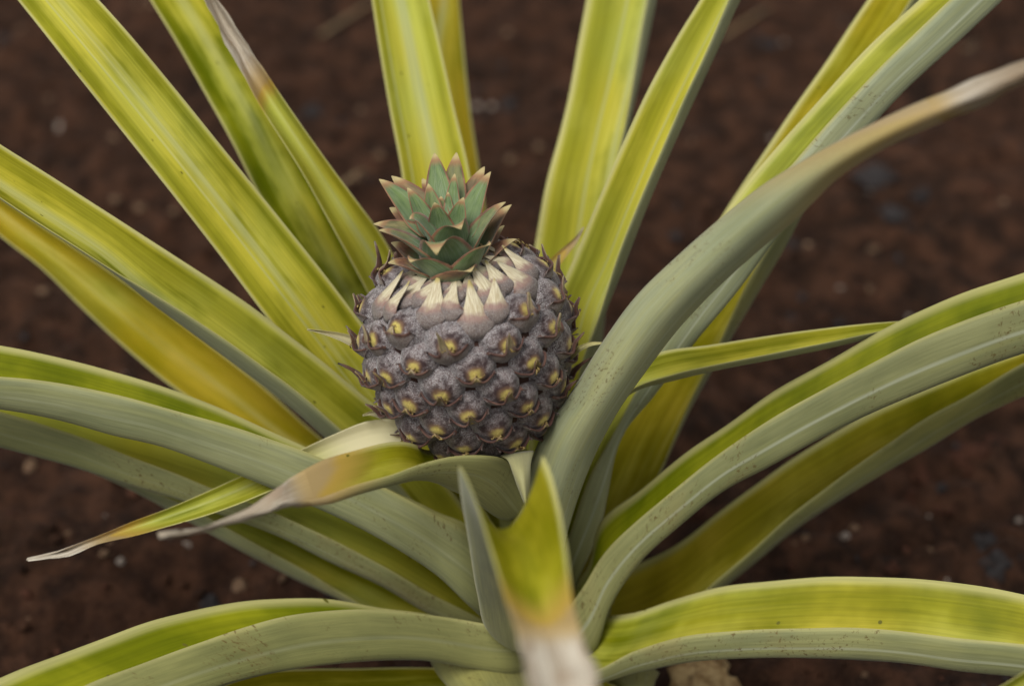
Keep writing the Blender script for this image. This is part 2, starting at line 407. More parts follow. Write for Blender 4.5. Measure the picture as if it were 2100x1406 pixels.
  (1923, 398, 1540, 1936, 130, 1172, 1895, 5, 1340),
  (2187, 449, 1747, 2193, 195, 1397, 2146, 84, 1584),
  (2456, 491, 1940, 2465, 243, 1599, 2413, 147, 1808),
  (2739, 554, 2095, 2751, 313, 1763, 2688, 237, 1999),
  (3033, 600, 2226, 3039, 378, 1921, 2967, 321, 2183),
  (3327, 642, 2353, 3321, 451, 2089, 3264, 384, 2338),
  (3623, 678, 2470, 3617, 501, 2227, 3549, 457, 2506),
  (3916, 715, 2589, 3916, 548, 2359, 3851, 507, 2642),
  (4340, 760, 2707, 4340, 618, 2512, 4285, 583, 2753),
  (4774, 795, 2765, 4774, 695, 2627, 4735, 670, 2797),
  (5212, 827, 2765, 5212, 773, 2692, 5191, 760, 2782),
  (5649, 857, 2709, 5649, 852, 2702, 5647, 851, 2710),
 ]),
 dict(label='bright yellow-green leaf curving across the bottom right', dry=None, yellow=0.4, tone=0.45, midrib=0.7, cream=0.0, pale=0.4, fade=0.03, scuff=1.0, brown=0.15, crease=0.0, st=[
  (586, 76, 613, 458, -120, 486, 433, -170, 560),
  (1013, -397, 1127, 800, -724, 915, 757, -807, 1038),
  (1313, -438, 1296, 1117, -784, 1059, 1065, -823, 1244),
  (1609, -489, 1454, 1433, -841, 1207, 1377, -863, 1416),
  (1904, -560, 1582, 1748, -922, 1323, 1694, -937, 1540),
  (2194, -643, 1695, 2056, -1014, 1423, 2004, -1027, 1643),
  (2476, -736, 1795, 2356, -1114, 1512, 2306, -1120, 1743),
  (2751, -840, 1878, 2648, -1220, 1593, 2598, -1226, 1823),
  (3019, -948, 1937, 2932, -1332, 1647, 2884, -1334, 1882),
  (3286, -1044, 1957, 3219, -1414, 1686, 3172, -1413, 1925),
  (3545, -1150, 1961, 3499, -1504, 1712, 3454, -1498, 1959),
  (3916, -1316, 1928, 3877, -1617, 1717, 3838, -1611, 1926),
  (4277, -1503, 1838, 4249, -1715, 1688, 4222, -1711, 1836),
  (4626, -1693, 1698, 4611, -1806, 1619, 4597, -1804, 1698),
  (4960, -1880, 1515, 4958, -1891, 1507, 4957, -1891, 1515),
 ]),
 dict(label='short yellowed leaf between the right leaf bases', dry=None, yellow=0.8, tone=0.3, midrib=0.2, cream=0.0, pale=0.4, fade=0.03, scuff=0.5, brown=0.15, crease=0.0, st=[
  (530, -8, 623, 495, -35, 526, 457, -112, 480),
  (956, -79, 900, 899, -123, 738, 835, -253, 662),
  (973, -35, 1047, 939, -60, 909, 898, -173, 857),
  (1008, 7, 1189, 1003, -4, 1072, 992, -103, 1038),
  (1061, 82, 1292, 1093, 81, 1190, 1118, -7, 1169),
  (1123, 154, 1392, 1176, 170, 1312, 1220, 97, 1313),
  (1196, 223, 1464, 1241, 236, 1396, 1279, 174, 1397),
  (1279, 295, 1520, 1311, 305, 1472, 1338, 261, 1473),
  (1369, 373, 1563, 1386, 378, 1537, 1400, 355, 1538),
  (1463, 455, 1592, 1465, 455, 1589, 1466, 453, 1589),
 ]),
 dict(label='pale green leaf tip at the bottom right corner', dry=None, yellow=0.2, tone=0.9, midrib=0.2, cream=0.0, pale=0.4, fade=0.03, scuff=0.5, brown=0.15, crease=0.0, st=[
  (494, -50, 607, 497, -55, 518, 494, -127, 501),
  (921, -740, 858, 925, -750, 709, 921, -869, 681),
  (1335, -1086, 1063, 1351, -1095, 914, 1352, -1213, 888),
  (1723, -1403, 1306, 1752, -1409, 1162, 1759, -1523, 1142),
  (2085, -1680, 1607, 2125, -1679, 1471, 2136, -1787, 1459),
  (2412, -1945, 1922, 2463, -1937, 1798, 2476, -2036, 1797),
  (2734, -2089, 2177, 2792, -2070, 2068, 2807, -2159, 2081),
  (3033, -2072, 2428, 3090, -2042, 2333, 3097, -2124, 2356),
  (3141, -2064, 2493, 3189, -2039, 2412, 3195, -2108, 2431),
  (3259, -2056, 2541, 3293, -2038, 2483, 3297, -2087, 2497),
  (3385, -2048, 2574, 3403, -2038, 2543, 3405, -2064, 2550),
  (3516, -2039, 2592, 3518, -2038, 2589, 3518, -2041, 2590),
 ]),
 dict(label='tan-yellow old leaf base under the bottom right leaf', dry=None, yellow=1.8, tone=0.5, midrib=0.2, cream=0.0, pale=0.0, fade=0.03, scuff=0.5, brown=0.15, crease=0.0, st=[
  (344, -39, 491, 491, -130, 609, 656, -22, 514),
  (718, -407, 568, 964, -560, 766, 1239, -378, 608),
  (842, -520, 640, 1016, -693, 810, 1222, -533, 621),
  (950, -651, 687, 1085, -831, 847, 1255, -681, 645),
  (1049, -787, 727, 1155, -969, 884, 1300, -823, 676),
  (1203, -1063, 762, 1294, -1218, 895, 1417, -1094, 719),
  (1370, -1348, 763, 1434, -1457, 858, 1521, -1370, 733),
  (1540, -1632, 729, 1574, -1690, 779, 1620, -1644, 712),
  (1707, -1910, 659, 1710, -1916, 664, 1714, -1911, 658),
 ]),
 dict(label='leaf arching straight towards the viewer, its beige dry tip strongly blurred', dry=0.755, yellow=0.45, tone=-0.3, midrib=0.2, cream=0.0, pale=0.5, fade=0.03, scuff=0.1, brown=0.12, crease=0.0, st=[
  (336, -78, 601, 473, -70, 489, 610, -78, 601),
  (142, -751, 1354, 371, -738, 1167, 599, -751, 1354),
  (87, -1042, 1974, 338, -1024, 1795, 582, -1025, 1997),
  (56, -1318, 2616, 294, -1325, 2401, 538, -1302, 2638),
  (28, -1545, 3153, 268, -1591, 2885, 486, -1530, 3174),
  (30, -1761, 3536, 247, -1859, 3198, 446, -1733, 3576),
  (79, -1957, 3607, 275, -2026, 3307, 485, -1939, 3632),
  (136, -2191, 3625, 318, -2198, 3411, 520, -2184, 3634),
  (183, -2426, 3642, 352, -2394, 3482, 538, -2415, 3657),
  (225, -2613, 3640, 378, -2557, 3512, 549, -2592, 3669),
  (270, -2841, 3666, 414, -2781, 3545, 560, -2835, 3675),
  (322, -3114, 3716, 461, -3035, 3620, 595, -3114, 3716),
  (366, -3512, 3849, 509, -3428, 3761, 642, -3508, 3854),
  (424, -3951, 4010, 533, -3870, 3917, 629, -3951, 4010),
  (485, -4375, 4192, 499, -4297, 4095, 506, -4375, 4192),
 ]),
 dict(label='small leaf with cream base under the fruit and a thin white dry tip, lower left', dry=0.8, yellow=0.45, tone=0.75, midrib=0.2, cream=1.0, pale=0.5, fade=0.03, scuff=0.5, brown=0.0, crease=0.0, st=[
  (-369, -59, 2476, -341, -106, 2378, -303, -261, 2369),
  (-593, -47, 2454, -566, -99, 2349, -528, -259, 2333),
  (-809, -78, 2374, -787, -117, 2285, -752, -265, 2286),
  (-1019, -116, 2282, -1003, -149, 2203, -969, -288, 2215),
  (-1232, -153, 2192, -1217, -184, 2116, -1181, -320, 2132),
  (-1444, -201, 2111, -1429, -230, 2037, -1392, -365, 2056),
  (-1654, -257, 2034, -1642, -280, 1968, -1606, -409, 1995),
  (-1863, -317, 1967, -1857, -332, 1912, -1822, -452, 1951),
  (-2074, -381, 1918, -2070, -391, 1870, -2035, -505, 1917),
  (-2280, -450, 1861, -2282, -448, 1829, -2250, -550, 1893),
  (-2487, -516, 1809, -2490, -512, 1781, -2456, -611, 1849),
  (-2702, -567, 1778, -2707, -553, 1763, -2673, -642, 1844),
 ]),
 dict(label='short leaf curling left below the fruit, its dry tip blurred', dry=0.64, yellow=0.45, tone=0.35, midrib=0.2, cream=0.0, pale=0.3, fade=0.045, scuff=0.3, brown=0.35, crease=0.0, st=[
  (93, -129, 1938, 233, -294, 1880, 416, -334, 1997),
  (143, -191, 2193, 174, -426, 2039, 336, -388, 2262),
  (26, -288, 2399, 73, -533, 2232, 262, -471, 2487),
  (-213, -393, 2510, -54, -604, 2390, 150, -566, 2612),
  (-275, -492, 2629, -164, -691, 2526, -46, -684, 2706),
  (-358, -600, 2736, -270, -795, 2637, -244, -827, 2763),
  (-469, -721, 2824, -386, -921, 2719, -398, -978, 2811),
  (-620, -862, 2886, -553, -1062, 2780, -601, -1129, 2858),
  (-769, -1008, 2940, -702, -1205, 2839, -747, -1277, 2909),
  (-910, -1175, 2965, -845, -1331, 2921, -859, -1403, 2991),
  (-965, -1328, 3009, -917, -1447, 3016, -917, -1519, 3087),
  (-1131, -1504, 3022, -1064, -1601, 3060, -1049, -1673, 3131),
  (-1260, -1656, 3068, -1200, -1734, 3132, -1183, -1807, 3201),
  (-1382, -1795, 3133, -1353, -1875, 3192, -1334, -1948, 3262),
  (-1484, -1918, 3218, -1463, -1994, 3284, -1443, -2068, 3352),
 ]),
 dict(label='tiny pointed bract hanging under the fruit', dry=None, yellow=0.2, tone=0.4, midrib=0.2, cream=0.25, pale=0.4, fade=0.03, scuff=0.5, brown=0.15, crease=0.0, st=[
  (221, -439, 2498, 323, -492, 2561, 426, -422, 2522),
  (269, -592, 2594, 338, -656, 2641, 407, -597, 2586),
  (296, -731, 2624, 348, -794, 2673, 401, -735, 2618),
  (318, -793, 2589, 357, -855, 2639, 398, -796, 2585),
  (344, -839, 2542, 367, -901, 2594, 390, -841, 2540),
  (371, -878, 2489, 373, -938, 2543, 376, -878, 2489),
 ]),
 dict(label='white spiny bract left of the fruit', dry=None, yellow=0.4, tone=1.2, midrib=0.2, cream=1.3, pale=0.4, fade=0.03, scuff=0.5, brown=0.15, crease=0.0, st=[
  (-547, 192, 2890, -549, 177, 2836, -544, 98, 2829),
  (-648, 176, 2932, -650, 169, 2888, -644, 96, 2890),
  (-748, 161, 2975, -748, 162, 2942, -740, 98, 2956),
  (-849, 139, 3009, -850, 148, 2987, -841, 92, 3012),
  (-950, 114, 3038, -953, 129, 3025, -945, 80, 3059),
 ]),
 dict(label='tiny white bract low on the left of the fruit', dry=None, yellow=0.4, tone=1.2, midrib=0.2, cream=1.3, pale=0.4, fade=0.03, scuff=0.5, brown=0.15, crease=0.0, st=[
  (-495, 14, 2475, -495, 4, 2444, -492, -53, 2451),
  (-540, -7, 2503, -538, -12, 2479, -532, -64, 2492),
  (-585, -36, 2519, -583, -35, 2504, -576, -80, 2526),
  (-625, -75, 2523, -626, -68, 2515, -622, -108, 2545),
 ]),
 dict(label='small yellow bract with brown tip, right of the fruit', dry=0.6, yellow=1.0, tone=0.7, midrib=0.2, cream=0.4, pale=0.4, fade=0.02, scuff=0.5, brown=1.0, crease=0.0, st=[
  (456, 1106, 2787, 497, 1085, 2742, 536, 1016, 2731),
  (514, 1092, 2870, 543, 1079, 2835, 570, 1015, 2832),
  (577, 1093, 2939, 598, 1085, 2912, 617, 1027, 2917),
  (642, 1126, 2985, 658, 1124, 2964, 672, 1070, 2976),
  (705, 1126, 3052, 716, 1128, 3038, 724, 1080, 3057),
  (758, 1113, 3137, 760, 1120, 3130, 760, 1077, 3155),
 ]),
 dict(label='thin pale curled bract touching the big grey leaf', dry=None, yellow=0.5, tone=0.9, midrib=0.2, cream=0.6, pale=0.4, fade=0.03, scuff=0.5, brown=0.15, crease=0.0, st=[
  (589, -31, 2924, 604, -44, 2906, 617, -89, 2912),
  (644, -67, 3002, 654, -77, 2987, 662, -120, 2996),
  (702, -85, 3062, 707, -93, 3050, 710, -134, 3062),
  (767, -103, 3100, 769, -110, 3092, 769, -148, 3107),
  (835, -135, 3120, 835, -138, 3117, 833, -173, 3137),
 ]),
]
CROWN = [  # tip, base, width, red tint, arch height
 ((-0.0288, -0.0141, 0.3691), (-0.0137, -0.0105, 0.357), 0.0318, 0.1, 0.012),
 ((0.0169, -0.0081, 0.3773), (0.0026, -0.0087, 0.3594), 0.0318, 0.1, 0.008),
 ((-0.0133, -0.0217, 0.379), (-0.0077, -0.0039, 0.3627), 0.0342, 0.1, 0.024),
 ((0.0002, -0.0031, 0.3843), (-0.0067, 0.0052, 0.3684), 0.0302, 0.1, 0.016),
 ((-0.0302, 0.0107, 0.3827), (-0.0165, 0.0094, 0.3707), 0.0271, 0.1, 0.011),
 ((0.0257, 0.0251, 0.3856), (0.0053, 0.0109, 0.3661), 0.0263, 0.3, 0.0044),
 ((0.0291, 0.0345, 0.3781), (0.0119, 0.0166, 0.3603), 0.0239, 0.8, 0.0041),
 ((-0.0522, 0.0227, 0.372), (-0.0272, 0.0168, 0.3674), 0.0239, 0.5, 0.0036),
 ((-0.048, 0.0086, 0.3765), (-0.0218, 0.0034, 0.3659), 0.0263, 0.4, 0.004),
 ((-0.043, 0.0025, 0.3578), (-0.0245, -0.0, 0.3544), 0.0239, 1.0, 0.0025),
 ((-0.0425, 0.0246, 0.3577), (-0.0275, 0.0119, 0.3538), 0.0207, 1.0, 0.0027),
 ((-0.0501, 0.052, 0.3852), (-0.0242, 0.0321, 0.368), 0.0231, 0.1, 0.0048),
 ((-0.0437, 0.067, 0.3786), (-0.0209, 0.0418, 0.3678), 0.0207, 0.7, 0.0046),
 ((-0.0441, 0.0454, 0.3693), (-0.0254, 0.0292, 0.364), 0.0207, 1.0, 0.0033),
 ((-0.0174, 0.0699, 0.3928), (-0.0133, 0.043, 0.3729), 0.0199, 0.1, 0.0037),
 ((-0.0044, 0.0754, 0.3901), (-0.0053, 0.0465, 0.3708), 0.0191, 0.4, 0.0038),
 ((0.0167, 0.0494, 0.3918), (0.0019, 0.0272, 0.3681), 0.0215, 0.1, 0.0046),
 ((0.0127, 0.0669, 0.3852), (0.0016, 0.0426, 0.3688), 0.0191, 0.7, 0.0038),
 ((-0.016, 0.0249, 0.3853), (-0.0126, 0.0207, 0.3693), 0.0183, 0.1, 0.0019),
 ((0.001, 0.0267, 0.3878), (-0.0047, 0.0196, 0.3678), 0.0191, 0.1, 0.0026),
 ((-0.0048, 0.0504, 0.3898), (-0.0062, 0.0357, 0.373), 0.0111, 0.1, 0.0025),
 ((-0.0205, 0.0452, 0.386), (-0.0167, 0.0311, 0.37), 0.0143, 0.2, 0.0024),
 ((-0.0326, 0.0403, 0.3861), (-0.0202, 0.0255, 0.3692), 0.0159, 0.1, 0.0033),
 ((0.0322, 0.0225, 0.3616), (0.0119, 0.0095, 0.3539), 0.0207, 1.0, 0.0033),
 ((-0.0255, 0.073, 0.3732), (-0.0162, 0.0516, 0.3676), 0.0127, 1.0, 0.0029),
 ((0.0059, -0.0189, 0.3658), (-0.004, -0.0129, 0.3571), 0.0302, 0.9, 0.006),
 ((-0.0087, 0.0423, 0.382), (-0.0081, 0.035, 0.372), 0.0072, 0.1, 0.0014),
 ((-0.0131, 0.0425, 0.379), (-0.0118, 0.0343, 0.371), 0.0088, 0.3, 0.0013),
 ((0.0061, 0.0379, 0.376), (0.0038, 0.0243, 0.3641), 0.0159, 0.2, 0.0022),
 ((0.0247, 0.0391, 0.3607), (0.0123, 0.0197, 0.3509), 0.0175, 1.0, 0.0032),
]
FRUIT_PHASE, HAND = 0.0, 1

# ------------------------------------------------------------------ node helpers
class NT:
    def __init__(self, name):
        self.m = bpy.data.materials.new(name); self.m.use_nodes = True
        self.t = self.m.node_tree; self.t.nodes.clear()
    def n(self, typ, **kw):
        nd = self.t.nodes.new(typ)
        for k, v in kw.items(): setattr(nd, k, v)
        return nd
    def link(self, a, b): self.t.links.new(a, b)
    def put(self, sock, v):
        if hasattr(v, 'is_output') or isinstance(v, bpy.types.NodeSocket): self.link(v, sock)
        elif isinstance(v, (tuple, list)) and len(v) == 3 and sock.type == 'RGBA': sock.default_value = (*v, 1)
        else: sock.default_value = v
    def math(self, op, a, b=0.0, c=None, clamp=False):
        nd = self.n('ShaderNodeMath', operation=op, use_clamp=clamp)
        self.put(nd.inputs[0], a); self.put(nd.inputs[1], b)
        if c is not None: self.put(nd.inputs[2], c)
        return nd.outputs[0]
    def mix(self, f, a, b, mode='MIX'):
        nd = self.n('ShaderNodeMix', data_type='RGBA', blend_type=mode, clamp_factor=True)
        self.put(nd.inputs[0], f); self.put(nd.inputs[6], a); self.put(nd.inputs[7], b)
        return nd.outputs[2]
    def step(self, v, a, b, to0=0.0, to1=1.0):
        nd = self.n('ShaderNodeMapRange', interpolation_type='SMOOTHSTEP')
        self.put(nd.inputs[0], v); self.put(nd.inputs[1], a); self.put(nd.inputs[2], b)
        self.put(nd.inputs[3], to0); self.put(nd.inputs[4], to1)
        return nd.outputs[0]
    def noise(self, vec, scale, detail=3.0, rough=0.55, dist=0.0):
        nd = self.n('ShaderNodeTexNoise')
        if vec is not None: self.link(vec, nd.inputs['Vector'])
        nd.inputs['Scale'].default_value = scale; nd.inputs['Detail'].default_value = detail
        nd.inputs['Roughness'].default_value = rough; nd.inputs['Distortion'].default_value = dist
        return nd.outputs[0]
    def voro(self, vec, scale, feature='F1'):
        nd = self.n('ShaderNodeTexVoronoi', feature=feature)
        if vec is not None: self.link(vec, nd.inputs['Vector'])
        nd.inputs['Scale'].default_value = scale
        return nd
    def comb(self, x, y, z):
        nd = self.n('ShaderNodeCombineXYZ')
        self.put(nd.inputs[0], x); self.put(nd.inputs[1], y); self.put(nd.inputs[2], z)
        return nd.outputs[0]
    def sep(self, v):
        nd = self.n('ShaderNodeSeparateXYZ'); self.link(v, nd.inputs[0]); return nd.outputs
    def uv(self, name):
        return self.n('ShaderNodeUVMap', uv_map=name).outputs[0]
    def attr(self, name, typ='GEOMETRY'):
        return self.n('ShaderNodeAttribute', attribute_name=name, attribute_type=typ)
    def bump(self, h, strength, dist):
        nd = self.n('ShaderNodeBump'); self.put(nd.inputs['Height'], h)
        nd.inputs['Strength'].default_value = strength; nd.inputs['Distance'].default_value = dist
        return nd.outputs[0]
    def surface(self, col, rough=0.5, normal=None, transl=0.0, tcol=None, spec=0.4, sheen=0.0):
        p = self.n('ShaderNodeBsdfPrincipled')
        self.put(p.inputs['Base Color'], col); self.put(p.inputs['Roughness'], rough)
        p.inputs['Specular IOR Level'].default_value = spec
        if sheen: p.inputs['Sheen Weight'].default_value = sheen; p.inputs['Sheen Roughness'].default_value = 0.5
        if normal is not None: self.link(normal, p.inputs['Normal'])
        out = self.n('ShaderNodeOutputMaterial')
        if transl:
            tb = self.n('ShaderNodeBsdfTranslucent'); self.put(tb.inputs['Color'], tcol if tcol is not None else col)
            mx = self.n('ShaderNodeMixShader'); mx.inputs[0].default_value = transl
            self.link(p.outputs[0], mx.inputs[1]); self.link(tb.outputs[0], mx.inputs[2]); self.link(mx.outputs[0], out.inputs['Surface'])
        else:
            self.link(p.outputs[0], out.inputs['Surface'])
        return self.m

# ------------------------------------------------------------------ materials
def leaf_coords(N):
    """u 0..1 across, along in metres, width-wise metres, distance to the dry tip"""
    ux, vy, _ = N.sep(N.uv('blade')); tx, wx, _ = N.sep(N.uv('tip'))
    rnd = N.n('ShaderNodeObjectInfo').outputs['Random']
    off = N.math('MULTIPLY', rnd, 40.0)
    across = N.math('MULTIPLY', N.math('SUBTRACT', ux, 0.5), 0.055)
    return ux, vy, tx, across, off

def make_leaf_inner():
    N = NT('leaf_upper_face')
    u, v, tip, ac, off = leaf_coords(N)
    yel = N.attr('yellow', 'OBJECT').outputs['Fac']; tone = N.attr('tone', 'OBJECT').outputs['Fac']; cream = N.attr('cream', 'OBJECT').outputs['Fac']
    edge = N.math('MULTIPLY', N.math('ABSOLUTE', N.math('SUBTRACT', u, 0.5)), 2.0)       # 0 keel, 1 margin
    patches = N.noise(N.comb(N.math('MULTIPLY', ac, 50.0), N.math('MULTIPLY', v, 21.0), off), 1.0, 3.0, 0.55)
    broad = N.noise(N.comb(N.math('MULTIPLY', ac, 12.0), N.math('MULTIPLY', v, 7.0), N.math('ADD', off, 7.0)), 1.0, 2.0)
    streak = N.noise(N.comb(N.math('MULTIPLY', ac, 150.0), N.math('MULTIPLY', v, 3.5), off), 1.0, 4.0, 0.6)
    fine = N.noise(N.comb(N.math('MULTIPLY', ac, 950.0), N.math('MULTIPLY', v, 9.0), off), 1.0, 2.0, 0.6)
    green = N.mix(N.step(patches, 0.35, 0.68), (0.130, 0.172, 0.002), (0.285, 0.312, 0.008))
    light = N.mix(N.step(broad, 0.35, 0.65), (0.56, 0.585, 0.105), (0.63, 0.57, 0.060))
    f = N.math('ADD', N.math('MULTIPLY', N.math('SUBTRACT', streak, 0.5), 1.8), N.math('MULTIPLY', N.math('SUBTRACT', patches, 0.5), 2.1))
    f = N.math('ADD', f, tone, clamp=True)
    # the band beside each margin stays greener
    band = N.math('MULTIPLY', N.step(edge, 0.45, 0.72), N.step(edge, 0.97, 0.84))
    f = N.math('SUBTRACT', f, N.math('MULTIPLY', band, N.step(patches, 0.30, 0.60, 0.1, 0.6)), clamp=True)
    col = N.mix(f, green, light)
    ycol = N.mix(N.step(patches, 0.3, 0.7), (0.46, 0.36, 0.008), (0.60, 0.43, 0.030))
    yf = N.math('MULTIPLY', yel, N.step(broad, 0.28, 0.62, 0.25, 1.0), clamp=True)
    col = N.mix(N.math('MULTIPLY', yf, 0.9), col, ycol)
    # powdery pale midstripe
    mid = N.math('MULTIPLY', N.step(edge, 0.34, 0.02), N.step(streak, 0.36, 0.62))
    col = N.mix(N.math('MULTIPLY', mid, N.math('MULTIPLY', N.math('ADD', tone, 0.15), 0.55)), col, (0.50, 0.53, 0.27))
    cr_ = N.attr('crease', 'OBJECT').outputs['Fac']
    cl_ = N.math('MULTIPLY', N.step(N.math('ABSOLUTE', N.math('SUBTRACT', u, cr_)), 0.022, 0.004), N.step(cr_, 0.0, 0.1))
    col = N.mix(N.math('MULTIPLY', cl_, 0.55), col, (0.62, 0.64, 0.30))
    col = N.mix(N.step(edge, 0.90, 0.99), col, (0.60, 0.56, 0.22))                     # pale margin
    col = N.mix(0.5, col, N.mix(N.step(fine, 0.3, 0.7), (0.66, 0.68, 0.6), (1.1, 1.1, 1.1)), 'MULTIPLY')
    col = N.mix(N.math('MULTIPLY', N.step(N.math('ADD', v, N.math('MULTIPLY', edge, -0.01)), 0.085, 0.03), N.math('MINIMUM', cream, 1.0)), col, (0.66, 0.60, 0.36))
    fade = N.attr('fade', 'OBJECT').outputs['Fac']
    tf = N.math('ADD', tip, N.math('MULTIPLY', edge, N.math('MULTIPLY', fade, -0.5)))
    tf = N.math('ADD', tf, N.math('MULTIPLY', N.math('SUBTRACT', streak, 0.5), 0.014))
    col = N.mix(N.step(tf, fade, 0.0), col, (0.52, 0.35, 0.07))
    col = N.mix(N.step(tf, N.math('MULTIPLY', fade, 0.12), -0.006), col, (0.46, 0.33, 0.145))
    col = N.mix(N.step(tip, 0.004, 0.0), col, (0.46, 0.33, 0.145))
    spot = N.voro(N.comb(N.math('MULTIPLY', ac, 70.0), N.math('MULTIPLY', v, 35.0), off), 1.0)
    col = N.mix(N.step(spot.outputs['Distance'], 0.055, 0.035), col, (0.16, 0.15, 0.02))
    nb = N.bump(N.math('ADD', N.math('MULTIPLY', fine, 0.5), streak), 0.35, 0.0006)
    return N.surface(col, N.step(streak, 0.3, 0.7, 0.42, 0.58), nb, 0.24, col, spec=0.10)

def make_leaf_outer():
    N = NT('leaf_under_face')
    u, v, tip, ac, off = leaf_coords(N)
    yel = N.attr('yellow', 'OBJECT').outputs['Fac']; rib = N.attr('midrib', 'OBJECT').outputs['Fac']; cream = N.attr('cream', 'OBJECT').outputs['Fac']
    edge = N.math('MULTIPLY', N.math('ABSOLUTE', N.math('SUBTRACT', u, 0.5)), 2.0)
    patches = N.noise(N.comb(N.math('MULTIPLY', ac, 40.0), N.math('MULTIPLY', v, 14.0), off), 1.0, 3.0)
    streak = N.noise(N.comb(N.math('MULTIPLY', ac, 300.0), N.math('MULTIPLY', v, 4.0), off), 1.0, 4.0, 0.6)
    fine = N.noise(N.comb(N.math('MULTIPLY', ac, 950.0), N.math('MULTIPLY', v, 25.0), off), 1.0, 3.0, 0.6)
    grain = N.noise(N.comb(N.math('MULTIPLY', ac, 3000.0), N.math('MULTIPLY', v, 2200.0), off), 1.0, 1.0)
    pale = N.attr('pale', 'OBJECT').outputs['Fac']  # grey bloom per leaf, lowered on bottom leaves to paint in their shade
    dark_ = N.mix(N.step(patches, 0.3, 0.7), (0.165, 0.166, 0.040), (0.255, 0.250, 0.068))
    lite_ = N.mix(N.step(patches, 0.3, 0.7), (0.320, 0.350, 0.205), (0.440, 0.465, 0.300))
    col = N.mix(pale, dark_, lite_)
    col = N.mix(N.math('MULTIPLY', N.step(streak, 0.4, 0.7), 0.35), col, (0.36, 0.36, 0.12))
    col = N.mix(N.math('MULTIPLY', yel, N.step(patches, 0.42, 0.62, 0.12, 0.5), clamp=True), col, (0.38, 0.34, 0.060))
    col = N.mix(N.step(v, 0.20, 0.03, 0.0, 0.75), col, (0.36, 0.34, 0.12))                # yellower towards the base
    col = N.mix(N.math('MULTIPLY', N.step(N.math('ABSOLUTE', N.math('SUBTRACT', u, 0.83)), 0.024, 0.003), N.math('MULTIPLY', rib, 0.6)), col, (0.56, 0.58, 0.43))
    col = N.mix(N.step(edge, 0.94, 1.0), col, (0.45, 0.42, 0.16))
    col = N.mix(0.5, col, N.mix(N.step(fine, 0.3, 0.7), (0.68, 0.70, 0.66), (1.1, 1.1, 1.1)), 'MULTIPLY')
    col = N.mix(0.18, col, N.mix(grain, (0.4, 0.4, 0.4), (1.0, 1.0, 1.0)), 'MULTIPLY')
    # brown scuffs in clusters
    clus = N.noise(N.comb(N.math('MULTIPLY', ac, 30.0), N.math('MULTIPLY', v, 18.0), N.math('ADD', off, 3.0)), 1.0, 2.0)
    sc = N.noise(N.comb(N.math('MULTIPLY', ac, 520.0), N.math('MULTIPLY', v, 380.0), off), 1.0, 4.0, 0.7, 0.3)
    scu = N.attr('scuff', 'OBJECT').outputs['Fac']
    scf = N.math('MULTIPLY', N.step(sc, 0.565, 0.64), N.step(N.math('ADD', clus, N.math('MULTIPLY', scu, 0.10)), 0.57, 0.68))
    scf = N.math('MULTIPLY', scf, N.step(scu, 0.0, 0.25))
    col = N.mix(N.math('MULTIPLY', scf, 0.85), col, (0.12, 0.075, 0.015))
    col = N.mix(N.math('MULTIPLY', N.step(clus, 0.56, 0.72), N.math('MULTIPLY', scu, 0.3)), col, (0.30, 0.23, 0.08))
    col = N.mix(N.math('MULTIPLY', N.step(v, 0.085, 0.03), N.math('MINIMUM', cream, 1.0)), col, (0.66, 0.60, 0.36))
    fade = N.attr('fade', 'OBJECT').outputs['Fac']
    tf = N.math('ADD', tip, N.math('MULTIPLY', edge, N.math('MULTIPLY', fade, -0.5)))
    tf = N.math('ADD', tf, N.math('MULTIPLY', N.math('SUBTRACT', streak, 0.5), 0.014))
    col = N.mix(N.step(tf, fade, 0.0), col, (0.44, 0.32, 0.11))
    col = N.mix(N.step(tf, N.math('MULTIPLY', fade, 0.12), -0.006), col, (0.46, 0.33, 0.145))
    col = N.mix(N.step(tip, 0.004, 0.0), col, (0.46, 0.33, 0.145))
    nb = N.bump(N.math('ADD', fine, N.math('MULTIPLY', streak, 0.7)), 0.35, 0.0005)
    return N.surface(col, 0.62, nb, 0.14, col, spec=0.3, sheen=0.15)

def make_dry():
    N = NT('withered_leaf')
    u, v, tip, ac, off = leaf_coords(N)
    streak = N.noise(N.comb(N.math('MULTIPLY', ac, 500.0), N.math('MULTIPLY', v, 10.0), off), 1.0, 4.0, 0.65)
    blot = N.noise(N.comb(N.math('MULTIPLY', ac, 60.0), N.math('MULTIPLY', v, 60.0), off), 1.0, 3.0)
    col = N.mix(N.step(streak, 0.3, 0.7), (0.38, 0.30, 0.21), (0.72, 0.66, 0.54))
    col = N.mix(N.step(blot, 0.5, 0.72, 0.0, 0.5), col, (0.36, 0.24, 0.15))
    col = N.mix(N.step(tip, -0.022, 0.0), col, (0.46, 0.33, 0.145))
    col = N.mix(N.math('MULTIPLY', N.math('MULTIPLY', N.attr('brown', 'OBJECT').outputs['Fac'], 0.85), N.step(tip, -0.002, -0.05)), col, (0.26, 0.175, 0.095))
    nb = N.bump(streak, 0.6, 0.001)
    return N.surface(col, 0.8, nb, 0.1, col, spec=0.15)

